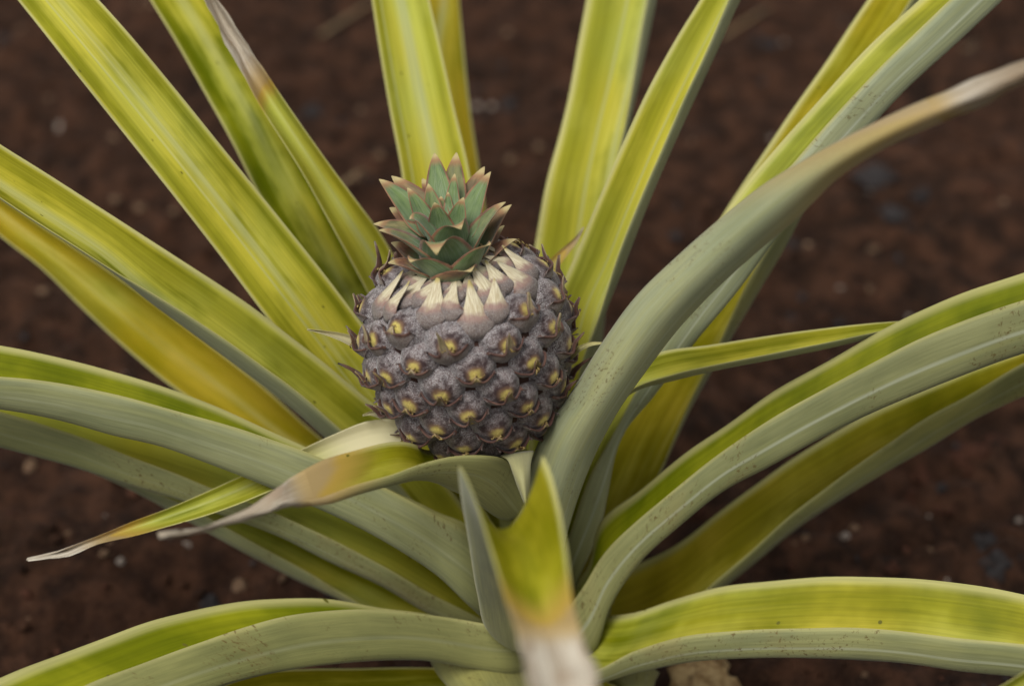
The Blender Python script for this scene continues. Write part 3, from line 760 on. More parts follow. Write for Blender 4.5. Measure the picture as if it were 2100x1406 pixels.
def make_fruitlet():
    N = NT('fruitlet_skin')
    m = N.attr('mask').outputs['Color']; mr, mg, mb = N.sep(m)
    pos = N.n('ShaderNodeTexCoord').outputs['Object']
    rnd = N.n('ShaderNodeObjectInfo').outputs['Random']
    w = N.math('MULTIPLY', rnd, 30.0)
    p2 = N.n('ShaderNodeVectorMath', operation='ADD'); N.link(pos, p2.inputs[0]); N.link(N.comb(w, w, w), p2.inputs[1]); P = p2.outputs[0]
    speck = N.noise(P, 27.0, 3.0, 0.75)
    blot = N.noise(P, 2.6, 3.0, 0.6)
    col = N.mix(N.step(blot, 0.35, 0.68), (0.032, 0.014, 0.014), (0.085, 0.044, 0.038))
    bloom = N.math('MULTIPLY', N.step(speck, 0.46, 0.60), N.step(N.math('ADD', blot, N.math('MULTIPLY', mg, -0.55)), 0.16, 0.52))
    bl = N.math('MULTIPLY', bloom, N.attr('bloom', 'OBJECT').outputs['Fac'])
    col = N.mix(bl, col, (0.52, 0.50, 0.495))
    yf = N.step(N.math('ADD', mr, N.math('MULTIPLY', N.math('SUBTRACT', blot, 0.5), 0.55)), 0.40, 0.72)
    ycol = N.mix(N.step(speck, 0.35, 0.65), (0.40, 0.30, 0.045), (0.62, 0.52, 0.15))
    col = N.mix(N.step(mr, 0.22, 0.5, 0.0, 0.6), col, (0.23, 0.125, 0.06))
    col = N.mix(N.math('MULTIPLY', yf, N.step(rnd, 0.0, 1.0, 0.75, 1.0)), col, ycol)
    col = N.mix(N.step(mb, 0.35, 0.9, 0.0, 0.75), col, (0.045, 0.022, 0.018))               # creases between the sepals
    nb = N.bump(N.math('ADD', N.math('MULTIPLY', speck, 0.35), blot), 0.6, 0.0009)
    return N.surface(col, 0.66, nb, 0, spec=0.3, sheen=0.25)

def make_bract():
    N = NT('bract_skin')
    m = N.attr('mask').outputs['Color']; mr, mg, mb = N.sep(m)     # r: towards lip, g: towards tip, b: inside face
    pos = N.n('ShaderNodeTexCoord').outputs['Object']
    rnd = N.n('ShaderNodeObjectInfo').outputs['Random']
    cream = N.attr('cream', 'OBJECT').outputs['Fac']
    w = N.math('MULTIPLY', rnd, 30.0)
    p2 = N.n('ShaderNodeVectorMath', operation='ADD'); N.link(pos, p2.inputs[0]); N.link(N.comb(w, w, w), p2.inputs[1]); P = p2.outputs[0]
    x, y, z = N.sep(P)
    speck = N.noise(P, 25.0, 3.0, 0.75)
    fib = N.noise(N.comb(N.math('MULTIPLY', x, 24.0), N.math('MULTIPLY', y, 1.3), z), 1.0, 3.0, 0.6)
    blot = N.noise(P, 2.4, 3.0)
    base = N.mix(N.step(blot, 0.35, 0.65), (0.085, 0.045, 0.036), (0.155, 0.10, 0.075))
    base = N.mix(N.math('MULTIPLY', N.step(speck, 0.40, 0.62), 0.8), base, (0.37, 0.345, 0.325))
    lip = N.mix(N.step(blot, 0.4, 0.65), (0.075, 0.032, 0.024), (0.155, 0.080, 0.054))
    col = N.mix(N.step(mr, 0.62, 0.86), base, lip)
    tipc = N.mix(N.step(fib, 0.35, 0.65), (0.26, 0.17, 0.065), (0.46, 0.36, 0.15))
    col = N.mix(N.step(mg, 0.12, 0.5), col, tipc)
    pinkc = N.mix(N.step(fib, 0.3, 0.7), (0.25, 0.145, 0.115), (0.34, 0.23, 0.19))
    crm = N.mix(N.step(fib, 0.3, 0.7), (0.46, 0.37, 0.22), (0.72, 0.66, 0.47))
    cc = N.mix(N.step(N.math('ADD', mg, N.math('MULTIPLY', N.math('SUBTRACT', blot, 0.5), 0.4)), 0.14, 0.40), pinkc, crm)
    cc = N.mix(N.step(mg, 0.84, 1.0), cc, (0.45, 0.36, 0.12))
    col = N.mix(N.math('MULTIPLY', cream, N.step(mg, 0.0, 0.16)), col, cc)
    col = N.mix(mb, col, (0.095, 0.040, 0.028))
    nb = N.bump(N.math('ADD', N.math('MULTIPLY', speck, 0.3), fib), 0.5, 0.0005)
    return N.surface(col, 0.62, nb, 0.08, col, spec=0.3, sheen=0.15)

def make_floret():
    N = NT('dried_flower')
    P = N.n('ShaderNodeTexCoord').outputs['Object']
    f = N.noise(P, 8.0, 3.0)
    col = N.mix(N.step(f, 0.35, 0.65), (0.20, 0.12, 0.045), (0.50, 0.38, 0.14))
    return N.surface(col, 0.75, None, 0.12, col, spec=0.2)

def make_crown_leaf():
    N = NT('crown_leaf_skin')
    u, v, tip, ac, off = leaf_coords(N)       # blade.v runs 0..1 here
    pink = N.attr('pink', 'OBJECT').outputs['Fac']
    edge = N.math('MULTIPLY', N.math('ABSOLUTE', N.math('SUBTRACT', u, 0.5)), 2.0)
    fib = N.noise(N.comb(N.math('MULTIPLY', u, 75.0), N.math('MULTIPLY', v, 2.0), off), 1.0, 2.0, 0.5)
    blot = N.noise(N.comb(N.math('MULTIPLY', u, 4.0), N.math('MULTIPLY', v, 4.0), off), 1.0, 3.0)
    col = N.mix(N.step(blot, 0.3, 0.7), (0.068, 0.145, 0.034), (0.135, 0.235, 0.062))
    col = N.mix(N.step(v, 0.70, 0.20, 0.0, 0.6), col, (0.200, 0.275, 0.150))                # whitish scales low on the blade
    col = N.mix(N.step(fib, 0.48, 0.64, 0.0, 0.45), col, (0.36, 0.42, 0.29))
    red = N.mix(N.step(blot, 0.35, 0.65), (0.16, 0.065, 0.035), (0.30, 0.15, 0.075))
    col = N.mix(N.step(N.math('ADD', edge, N.math('MULTIPLY', v, 0.10)), 0.84, 0.97), col, red)
    col = N.mix(N.math('MULTIPLY', pink, N.step(N.math('ADD', v, N.math('MULTIPLY', blot, 0.3)), 0.35, 0.75), clamp=True), col, red)
    tf = N.math('ADD', v, N.math('MULTIPLY', pink, 0.10))
    col = N.mix(N.step(tf, 0.78, 0.90), col, (0.32, 0.17, 0.075))
    col = N.mix(N.step(tf, 0.87, 0.98), col, (0.50, 0.40, 0.18))
    nb = N.bump(fib, 0.4, 0.0005)
    return N.surface(col, 0.55, nb, 0.10, col, spec=0.35, sheen=0.2)

def make_soil(name='soil'):
    N = NT(name)
    P = N.n('ShaderNodeTexCoord').outputs['Object']
    big = N.noise(P, 6.0, 4.0, 0.6); mid = N.noise(P, 38.0, 5.0, 0.65); fine = N.noise(P, 260.0, 4.0, 0.7)
    col = N.mix(N.step(big, 0.35, 0.65), (0.016, 0.0080, 0.0045), (0.031, 0.0132, 0.0068))
    col = N.mix(N.step(mid, 0.40, 0.66, 0.0, 0.8), col, (0.082, 0.036, 0.019))
    col = N.mix(N.step(mid, 0.44, 0.26, 0.0, 0.8), col, (0.014, 0.0075, 0.0055))
    col = N.mix(N.step(fine, 0.52, 0.72, 0.0, 0.6), col, (0.100, 0.052, 0.029))
    col = N.mix(N.step(fine, 0.42, 0.28, 0.0, 0.6), col, (0.013, 0.0075, 0.006))
    nb = N.bump(N.math('ADD', N.math('MULTIPLY', mid, 1.2), fine), 0.8, 0.006)
    return N.surface(col, 0.92, nb, 0, spec=0.15)

def make_stone(name, c0, c1, scale=5.0):
    N = NT(name)
    P = N.n('ShaderNodeTexCoord').outputs['Object']
    rnd = N.n('ShaderNodeObjectInfo').outputs['Random']
    f = N.noise(P, scale, 4.0, 0.65)
    col = N.mix(N.step(f, 0.3, 0.7), c0, c1)
    dust = N.noise(P, 2.2, 4.0, 0.7)
    col = N.mix(N.step(dust, 0.52, 0.66, 0.0, 0.6), col, (0.050, 0.023, 0.013))
    return N.surface(col, 0.9, N.bump(N.math('ADD', f, dust), 0.8, 0.003), 0, spec=0.15)

def make_flat(name, c, rough=0.8):
    N = NT(name)
    P = N.n('ShaderNodeTexCoord').outputs['Object']
    f = N.noise(P, 120.0, 4.0, 0.6)
    col = N.mix(f, tuple(v * 0.6 for v in c), tuple(v * 1.35 for v in c))
    return N.surface(col, rough, N.bump(f, 0.5, 0.001), 0, spec=0.2)

M = dict(inner=make_leaf_inner(), outer=make_leaf_outer(), dry=make_dry(), fruitlet=make_fruitlet(), bract=make_bract(), floret=make_floret(),
         crown=make_crown_leaf(), soil=make_soil(),
         tan=make_stone('pebble_tan', (0.13, 0.070, 0.037), (0.30, 0.195, 0.12)),
         pale=make_stone('pebble_pale', (0.26, 0.205, 0.16), (0.48, 0.42, 0.36)),
         slate=make_stone('pebble_slate', (0.017, 0.0145, 0.0135), (0.055, 0.049, 0.049)),
         red=make_stone('clod_red', (0.040, 0.016, 0.0095), (0.085, 0.034, 0.019), 4.0),
         core=make_flat('fruit_core', (0.045, 0.022, 0.016)), stem=make_flat('stem_skin', (0.22, 0.22, 0.07)),
         crowncore=make_flat('crown_core', (0.05, 0.07, 0.03)), husk=make_stone('husk_skin', (0.20, 0.115, 0.045), (0.46, 0.33, 0.16), 3.0),
         straw=make_flat('straw', (0.17, 0.115, 0.06)))

# ------------------------------------------------------------------ mesh helpers
def add_obj(name, me, parent=None, mats=(), smooth=True):
    o = bpy.data.objects.new(name, me); COL.objects.link(o)
    if parent is not None: o.parent = parent
    if not me.materials:
        for m in mats: me.materials.append(m)
    if smooth and len(me.polygons): me.polygons.foreach_set('use_smooth', [True] * len(me.polygons))
    return o

def tag(o, label=None, cat=None, group=None, kind=None):
    for k, v in (('label', label), ('category', cat), ('group', group), ('kind', kind)):
        if v: o[k] = v
    return o

def catmull(P, n):
    """P (k, ...) control rows -> n rows evenly spaced along the mean line"""
    P = np.asarray(P, float); k = len(P)
    ext = np.concatenate([[2 * P[0] - P[1]], P, [2 * P[-1] - P[-2]]])
    ts = np.linspace(0, k - 1 - 1e-9, 40 * k); i = ts.astype(int); f = (ts - i).reshape((-1,) + (1,) * (P.ndim - 1))
    a, b, c, d = ext[i], ext[i + 1], ext[i + 2], ext[i + 3]
    Q = 0.5 * (2 * b + (c - a) * f + (2 * a - 5 * b + 4 * c - d) * f ** 2 + (3 * b - a - 3 * c + d) * f ** 3)
    mid = Q.mean(axis=tuple(range(1, P.ndim - 1)))
    L = np.r_[0, np.cumsum(np.linalg.norm(np.diff(mid, axis=0), axis=1))]
    s = np.linspace(0, L[-1], n); flat = Q.reshape(len(Q), -1)
    out = np.stack([np.interp(s, L, flat[:, j]) for j in range(flat.shape[1])], 1).reshape((n,) + P.shape[1:])
    return out, s

def sheet_mesh(name, G, thick, uvA, uvB, mats, invert=False, mask=None, caps=(True, True)):
    """closed blade: G (rows, cols, 3) is the upper face, its back lies `thick` below; mats = (upper, under)"""
    nr, nc, _ = G.shape
    du = np.gradient(G, axis=1); dv = np.gradient(G, axis=0)
    nrm = np.cross(du, dv); nrm /= np.maximum(np.linalg.norm(nrm, axis=2, keepdims=True), 1e-12)
    if invert: nrm = -nrm
    th = thick if np.ndim(thick) else np.full((nr, nc), thick)
    back = G - nrm * th[..., None]
    verts = np.concatenate([G.reshape(-1, 3), back.reshape(-1, 3)])
    idx = np.arange(nr * nc).reshape(nr, nc); o = nr * nc
    faces, mi = [], []
    def quad(a, b, c, d, m, flip):
        faces.append((d, c, b, a) if flip else (a, b, c, d)); mi.append(m)
    for r in range(nr - 1):
        for c in range(nc - 1):
            a, b, d, e = idx[r, c], idx[r, c + 1], idx[r + 1, c + 1], idx[r + 1, c]
            quad(a, b, d, e, 0, invert); quad(a + o, b + o, d + o, e + o, 1, not invert)
        for c, fl in ((0, invert), (nc - 1, not invert)):
            a, e = idx[r, c], idx[r + 1, c]
            quad(a, e, e + o, a + o, 0, fl)
    for r, fl, on in ((0, not invert, caps[0]), (nr - 1, invert, caps[1])):
        if not on: continue
        for c in range(nc - 1):
            a, b = idx[r, c], idx[r, c + 1]
            quad(a, b, b + o, a + o, 0, fl)
    me = bpy.data.meshes.new(name)
    me.from_pydata(verts.tolist(), [], [tuple(int(i) for i in f) for f in faces])
    for m in mats: me.materials.append(m)
    me.polygons.foreach_set('material_index', mi)
    li = np.empty(len(me.loops), dtype=np.int32); me.loops.foreach_get('vertex_index', li)
    for nm, uv in (('blade', uvA), ('tip', uvB)):
        if uv is None: continue
        lay = me.uv_layers.new(name=nm)
        flat = np.concatenate([uv.reshape(-1, 2)] * 2)
        lay.data.foreach_set('uv', flat[li].astype(np.float32).ravel())
    if mask is not None:
        at = me.color_attributes.new('mask', 'FLOAT_COLOR', 'POINT')
        mk = np.ones((2 * nr * nc, 4), np.float32); mk[:nr * nc, :3] = mask[0].reshape(-1, 3); mk[nr * nc:, :3] = mask[1].reshape(-1, 3)
        at.data.foreach_set('color', mk.ravel())
    me.update()
    return me

# ------------------------------------------------------------------ ground
rng = np.random.default_rng(11); random.seed(11)
def soil_h(x, y):
    p = Vector((x, y, 0.0))
    h = 0.020 * mnoise.noise(p * 3.1) + 0.013 * mnoise.noise(p * 9.0 + Vector((5, 2, 1)))
    h += 0.014 * mnoise.noise(p * 24.0) + 0.015 * abs(mnoise.noise(p * 42.0 + Vector((1, 9, 4)))) + 0.004 * mnoise.noise(p * 95.0)
    d = mnoise.voronoi(p * 13.0)[0]; crack = max(0.0, 0.10 - (d[1] - d[0])) / 0.10
    h -= 0.014 * crack * max(0.0, min(1.0, 0.5 + 2.2 * mnoise.noise(p * 2.3 + Vector((3, 3, 3)))))
    return h - 0.004

def axis(lo, hi, step):
    a = list(np.arange(lo, hi + step / 2, step)); st = step
    left, right = [], []
    x = lo
    while x > -150: st *= 1.35; x -= st; left.append(x)
    x, st = hi, step
    while x < 150: st *= 1.35; x += st; right.append(x)
    return np.array(left[::-1] + a + right)
gx, gy = axis(-0.80, 0.86, 0.0085), axis(-0.42, 1.45, 0.0085)
gv = []
for yy in gy:
    for xx in gx:
        inside = -1.2 < xx < 1.3 and -1.0 < yy < 2.0
        gv.append((xx, yy, soil_h(xx, yy) if inside else -0.004 + 0.02 * mnoise.noise(Vector((xx, yy, 0)) * 0.7)))
nx = len(gx)
gf = [(j * nx + i, j * nx + i + 1, (j + 1) * nx + i + 1, (j + 1) * nx + i) for j in range(len(gy) - 1) for i in range(nx - 1)]
gm = bpy.data.meshes.new('ground'); gm.from_pydata(gv, [], gf)
ground = tag(add_obj('ground', gm, None, [M['soil']]), kind='structure')

# ------------------------------------------------------------------ the plant
PX, PY = STEM_BASE[0], STEM_BASE[1]
plant = bpy.data.objects.new('pineapple_plant', None); COL.objects.link(plant)
plant.location = (PX, PY, 0.0); plant.empty_display_size = 0.1
tag(plant, 'pineapple plant with one small purple-grey fruit, green crown and long arching leaves', 'pineapple plant')
ORG = np.array([PX, PY, 0.0])
fb, ft = Vector(FRUIT_BOTTOM), Vector(FRUIT_TOP)

# stem from the soil through the leaf rosette up to the fruit
def tube(name, pts, rads, seg=14):
    pts, _ = catmull(np.array(pts), 24); rads = np.interp(np.linspace(0, 1, 24), np.linspace(0, 1, len(rads)), rads)
    v, f = [], []
    for i, p in enumerate(pts):
        for k in range(seg):
            a = 2 * math.pi * k / seg; v.append((p[0] + rads[i] * math.cos(a), p[1] + rads[i] * math.sin(a), p[2]))
    for i in range(len(pts) - 1):
        for k in range(seg): f.append((i * seg + k, i * seg + (k + 1) % seg, (i + 1) * seg + (k + 1) % seg, (i + 1) * seg + k))
    f.append(tuple(range(seg))[::-1]); f.append(tuple((len(pts) - 1) * seg + k for k in range(seg)))
    me = bpy.data.meshes.new(name); me.from_pydata(v, [], f); return me
mid = (np.array(STEM_BASE) + np.array(FRUIT_BOTTOM)) / 2 + np.array([0.01, 0.0, 0.0])
add_obj('stem', tube('stem', [np.array((PX, PY, -0.03)) - ORG, np.array(STEM_BASE) - ORG, mid - ORG, np.array(fb + (ft - fb) * 0.1) - ORG], [0.036, 0.034, 0.016, 0.020]), plant, [M['stem']])

# leaves
for n, L in enumerate(LEAVES):
    st = np.array(L['st'], float).reshape(-1, 3, 3) / 10000.0
    length = np.linalg.norm(np.diff(st.mean(1), axis=0), axis=1).sum()
    nr = int(max(14, min(110, length / 0.006))); nc = 17
    rows, s = catmull(st, nr)
    # slight waviness of the margins
    wob = np.array([[mnoise.noise(Vector((s[i] * 22.0, n * 3.7, k))) for k in (0.0, 5.0)] for i in range(nr)])
    A, K, B = rows[:, 0], rows[:, 1], rows[:, 2]
    mm = (A + B) / 2; dirn = K - mm; dl = np.linalg.norm(dirn, axis=1, keepdims=True); dn = dirn / np.maximum(dl, 1e-6)
    amp = np.clip(np.linalg.norm(B - A, axis=1) / 0.03, 0, 1)[:, None] * 0.0011
    A = A + dn * wob[:, :1] * amp; B = B + dn * wob[:, 1:] * amp
    u = np.linspace(-1, 1, nc); u = np.sign(u) * np.abs(u) ** 0.85
    mm = (A + B) / 2; H = K - mm; Sx = (B - A) / 2
    bulge = 1 - np.abs(u) ** 1.9
    G = mm[:, None] + Sx[:, None] * u[None, :, None] + H[:, None] * bulge[None, :, None]
    # faint lengthwise pleats
    pl = np.array([[mnoise.noise(Vector((k * 1.3, s[i] * 6.0, n * 2.1 + 50))) for k in range(nc)] for i in range(nr)])
    G = G - dn[:, None] * (pl * 0.0006 * (amp / 0.0011))[..., None]
    G = G - ORG
    du = np.gradient(G, axis=1); dv = np.gradient(G, axis=0); nrm = np.cross(du, dv)
    invert = float(np.sum(nrm[:, nc // 2] * (-H))) < 0
    wid = np.linalg.norm(B - A, axis=1)
    th = (0.0016 * np.clip(wid / 0.03, 0.25, 1.0))[:, None] * (0.25 + 0.75 * np.sqrt(np.clip(1 - np.abs(u) ** 3, 0, 1)))[None, :]
    kd = nr - 1 if L['dry'] is None else int(nr * L['dry'])
    tipd = (s[kd] - s) if L['dry'] is not None else np.full(nr, 9.0)
    uvA = np.stack([np.broadcast_to((u + 1) / 2, (nr, nc)), np.broadcast_to(s[:, None], (nr, nc))], 2)
    uvB = np.stack([np.broadcast_to(tipd[:, None], (nr, nc)), np.broadcast_to(wid[:, None], (nr, nc))], 2)
    a, b = (0, nr) if L['dry'] is None else (0, kd + 1)
    lo = add_obj('leaf', sheet_mesh('leaf', G[a:b], th[a:b], uvA[a:b], uvB[a:b], [M['inner'], M['outer']], invert, None, (True, L['dry'] is None)), plant)
    lo['label'] = L['label']
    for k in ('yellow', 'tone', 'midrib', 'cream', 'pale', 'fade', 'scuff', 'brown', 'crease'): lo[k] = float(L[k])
    if L['dry'] is not None:
        D = G[kd:].copy()
        for i in range(len(D)):                       # crumple the dead tip
            f = min(1.0, i / 4.0) * min(1.0, wid[kd + i] / 0.012)
            for k in range(nc):
                D[i, k] += np.array(mnoise.noise_vector(Vector((s[kd + i] * 60.0, k * 0.45, n * 1.7)))) * 0.0022 * f
        dt = add_obj('dry_tip', sheet_mesh('dry_tip', D, th[kd:], uvA[kd:], uvB[kd:], [M['dry'], M['dry']], invert, None, (False, True)), lo)
        dt['brown'] = float(L['brown'])
        dt['label'] = 'withered beige leaf tip'

# ------------------------------------------------------------------ the fruit
axv = (ft - fb).normalized(); FH = (ft - fb).length
rot = axv.to_track_quat('Z', 'Y').to_matrix()
fx = Vector((1, 0, 0)); fx = (fx - axv * fx.dot(axv)).normalized(); fy = axv.cross(fx)
Fm = Matrix((fx, fy, axv)).transposed().to_4x4()
Fm.translation = (fb + ft) / 2 - Vector(ORG)
PROF = [(-0.62, 0.0), (-0.60, 0.018), (-0.54, 0.034), (-0.42, 0.0450), (-0.22, 0.0535), (0.0, 0.0575), (0.2, 0.0570), (0.36, 0.0515), (0.46, 0.0430), (0.52, 0.0330), (0.55, 0.023), (0.56, 0.0)]
ph = np.array([p[0] for p in PROF]) * FH; pr = np.array([p[1] for p in PROF])
seg = 48; prof_d, _ = catmull(np.stack([pr, ph * 0, ph], 1), 40)
v, f = [], []
for r_, _, h_ in prof_d:
    for k in range(seg): a = 2 * math.pi * k / seg; v.append((max(r_, 0.0003) * math.cos(a), max(r_, 0.0003) * math.sin(a), h_))
for i in range(39):
    for k in range(seg): f.append((i * seg + k, i * seg + (k + 1) % seg, (i + 1) * seg + (k + 1) % seg, (i + 1) * seg + k))
fm = bpy.data.meshes.new('fruit'); fm.from_pydata(v, [], f)
fruit = add_obj('fruit', fm, plant, [M['core']]); fruit.matrix_local = Fm

# arc-length table of the profile
seglen = np.r_[0, np.cumsum(np.linalg.norm(np.diff(prof_d[:, [0, 2]], axis=0), axis=1))]
def prof_at(sv):
    r_ = np.interp(sv, seglen, prof_d[:, 0]); h_ = np.interp(sv, seglen, prof_d[:, 2])
    e = 0.0008
    dr = (np.interp(sv + e, seglen, prof_d[:, 0]) - np.interp(sv - e, seglen, prof_d[:, 0])); dh = (np.interp(sv + e, seglen, prof_d[:, 2]) - np.interp(sv - e, seglen, prof_d[:, 2]))
    l = math.hypot(dr, dh); return r_, h_, dr / l, dh / l

# one fruitlet in unit size: half width 1, half height 1 (x right, y up the fruit, z outwards)
def outline_r(ex, ey, cx, cy, n=2.5):
    lo_, hi_ = np.zeros_like(cx), np.full_like(cx, 3.0)
    for _ in range(40):
        m_ = (lo_ + hi_) / 2
        ins = np.abs((ex + cx * m_)) ** n + np.abs((ey + cy * m_)) ** n < 1
        lo_ = np.where(ins, m_, lo_); hi_ = np.where(ins, hi_, m_)
    return lo_
def dome_z(x, y, ex, ey, hh):
    dx, dy = x - ex, y - ey; d = np.hypot(dx, dy) + 1e-9
    Rr = outline_r(ex, ey, dx / d, dy / d); q = d / Rr
    return np.where(q < 1, hh * (np.clip(1 - q ** 2.3, 0, 1)) ** 0.66, -0.35 * (q - 1))
VAR = 10
fl_mesh, br_mesh, fo_mesh = [], {}, []
for k in range(VAR):
    r = np.random.default_rng(100 + k)
    ex, ey, hh = r.uniform(-0.10, 0.10), r.uniform(-0.30, -0.12), r.uniform(0.66, 0.80)
    nr_, na = 14, 40
    ang = np.linspace(0, 2 * math.pi, na, endpoint=False)
    Rr = outline_r(ex, ey, np.cos(ang), np.sin(ang))
    creases = [math.pi * 0.5 + r.uniform(-.35, .35), math.pi * 1.14 + r.uniform(-.25, .25), -math.pi * 0.12 + r.uniform(-.25, .25)]
    vs, fs, mk = [(ex, ey, hh * 1.03)], [], [(1, 0, 0.2)]
    for i in range(1, nr_ + 1):
        q = (i / nr_) ** 0.9 * 1.12
        for j, a in enumerate(ang):
            x, y = ex + math.cos(a) * Rr[j] * q, ey + math.sin(a) * Rr[j] * q
            cz = sum(math.exp(-((((a - c + math.pi) % (2 * math.pi)) - math.pi) / 0.085) ** 2) for c in creases) * (1 if q < 0.97 else 0)
            z = hh * max(0.0, 1 - q ** 2.3) ** 0.66 if q < 1 else -1.6 * (q - 1)
            z += 0.035 * mnoise.noise(Vector((x * 2.2, y * 2.2, k * 3.0))) * min(1, 2 * (1.1 - q))
            z -= 0.085 * cz * min(1.0, q * 3) * max(0, 1 - q)
            if q < 0.3: z += 0.10 * (1 - q / 0.3) ** 2
            vs.append((x, y, z)); mk.append((max(0, 1 - q * 1.55), max(0.0, 1 - q / 0.9), cz * 0.7 * min(1, q * 4)))
    for j in range(na): fs.append((0, 1 + j, 1 + (j + 1) % na))
    for i in range(nr_ - 1):
        for j in range(na):
            a0 = 1 + i * na + j; a1 = 1 + i * na + (j + 1) % na; fs.append((a0, a0 + na, a1 + na, a1))
    me = bpy.data.meshes.new('fruitlet'); me.from_pydata(vs, [], fs); me.materials.append(M['fruitlet'])
    at = me.color_attributes.new('mask', 'FLOAT_COLOR', 'POINT'); at.data.foreach_set('color', np.array([(*m_, 1) for m_ in mk], np.float32).ravel())
    fl_mesh.append(me)
    # bract kinds: 0 short lip with a nib, 1 longer pointed, 2 tall pale tongue
    for kind, (tip, tw, rise, out) in enumerate(((0.42, 0.15, 0.02, 0.10), (1.25, 0.13, 0.04, 0.95), (2.45, 0.55, 0.10, 0.20))):
        nc, nt = 25, 12
        S_ = np.linspace(-1, 1, nc); T_ = np.linspace(0, 1, nt)
        sh = r.uniform(-0.12, 0.12)
        ro = -(1.02 * (1 - np.abs(S_) ** 2.3) + 0.10)
        jag = np.array([mnoise.noise(Vector((q * 4.0, k * 2.0, kind))) for q in S_]) * 0.05
        peak = tip * r.uniform(0.8, 1.2) * np.exp(-(np.abs(S_ - sh) / tw) ** (1.35 if kind < 2 else 2.0))
        lp = -(0.14 + 0.44 * (1 - np.abs(S_) ** 1.6)) + peak + jag
        Y = ro[None] + (lp - ro)[None] * T_[:, None]
        X = np.broadcast_to(S_ * 1.0, Y.shape).copy()
        narrow = np.clip((Y + 0.35) / (tip + 0.2), 0, 1)
        X = X + (sh - X) * (0.25 if kind < 2 else 0.55) * narrow
        Z = np.maximum(dome_z(X, Y, ex, ey, hh), -0.12) + 0.05 + rise + 0.20 * T_[:, None] ** 2
        over = np.clip(Y - (ey + 0.05), 0, None)
        Z = np.where(over > 0, np.maximum(Z, hh * (1.0 if kind < 2 else 0.92) + 0.05), Z) + out * over ** 1.5 - (0.0 if kind < 2 else 0.18) * over
        Z -= 0.02 * np.cos(S_ * 9.0)[None] * T_[:, None]
        if kind == 2:                                   # tall tongue: hugs the bud, cupped, its point turned out
            Z = 0.10 + 0.62 * np.clip(dome_z(X, np.minimum(Y, ey), ex, ey, hh), 0, None) - 0.34 * np.clip(X - sh, -1, 1) ** 2 * np.clip(Y + 0.6, 0, 1) - 0.10 * np.clip(Y, 0, None) + 0.16 * np.clip(Y - 1.0, 0, None) ** 2
        G = np.stack([X, Y, Z], 2)
        g = np.clip((Y - (lp - peak)[None]) / (tip * 0.9 + 0.1), 0, 1) * np.clip(peak / (tip * 0.25), 0, 1)[None]
        tm = np.broadcast_to(T_[:, None], Y.shape)
        mk0 = np.stack([tm, g, np.zeros_like(Y)], 2); mk1 = np.stack([tm, g * 0.3, np.full_like(Y, 0.75)], 2)
        br_mesh[(k, kind)] = sheet_mesh('bract', G, 0.085, None, None, [M['bract'], M['bract']], False, (mk0, mk1))
    # crumpled dry flower left on the eye
    vs, fs = [], []
    for p in range(r.integers(3, 6)):
        a0 = r.uniform(0, 2 * math.pi); ln = r.uniform(0.20, 0.50); w0 = r.uniform(0.05, 0.11); b0 = len(vs)
        cx, cy, cz = ex + r.uniform(-.10, .10), ey + r.uniform(-.14, .06), hh + 0.02
        for q in range(5):
            t = q / 4; bend = r.uniform(-.05, .05)
            x, y, z = cx + math.cos(a0) * ln * t * 0.8 + bend, cy + math.sin(a0) * ln * t * 0.8 + bend - 0.08 * t, cz + ln * 0.45 * math.sin(t * 2.4)
            ww = w0 * (1 - t) ** 0.6 + 0.008
            vs += [(x - math.sin(a0) * ww, y + math.cos(a0) * ww, z), (x + math.sin(a0) * ww, y - math.cos(a0) * ww, z + r.uniform(-.03, .03)), (x, y, z - 0.03)]
        for q in range(4):
            i0 = b0 + q * 3
            for e0, e1 in ((0, 1), (1, 2), (2, 0)): fs.append((i0 + e0, i0 + e1, i0 + 3 + e1, i0 + 3 + e0))
    me = bpy.data.meshes.new('dried_floret'); me.from_pydata(vs, [], fs); me.materials.append(M['floret']); fo_mesh.append(me)

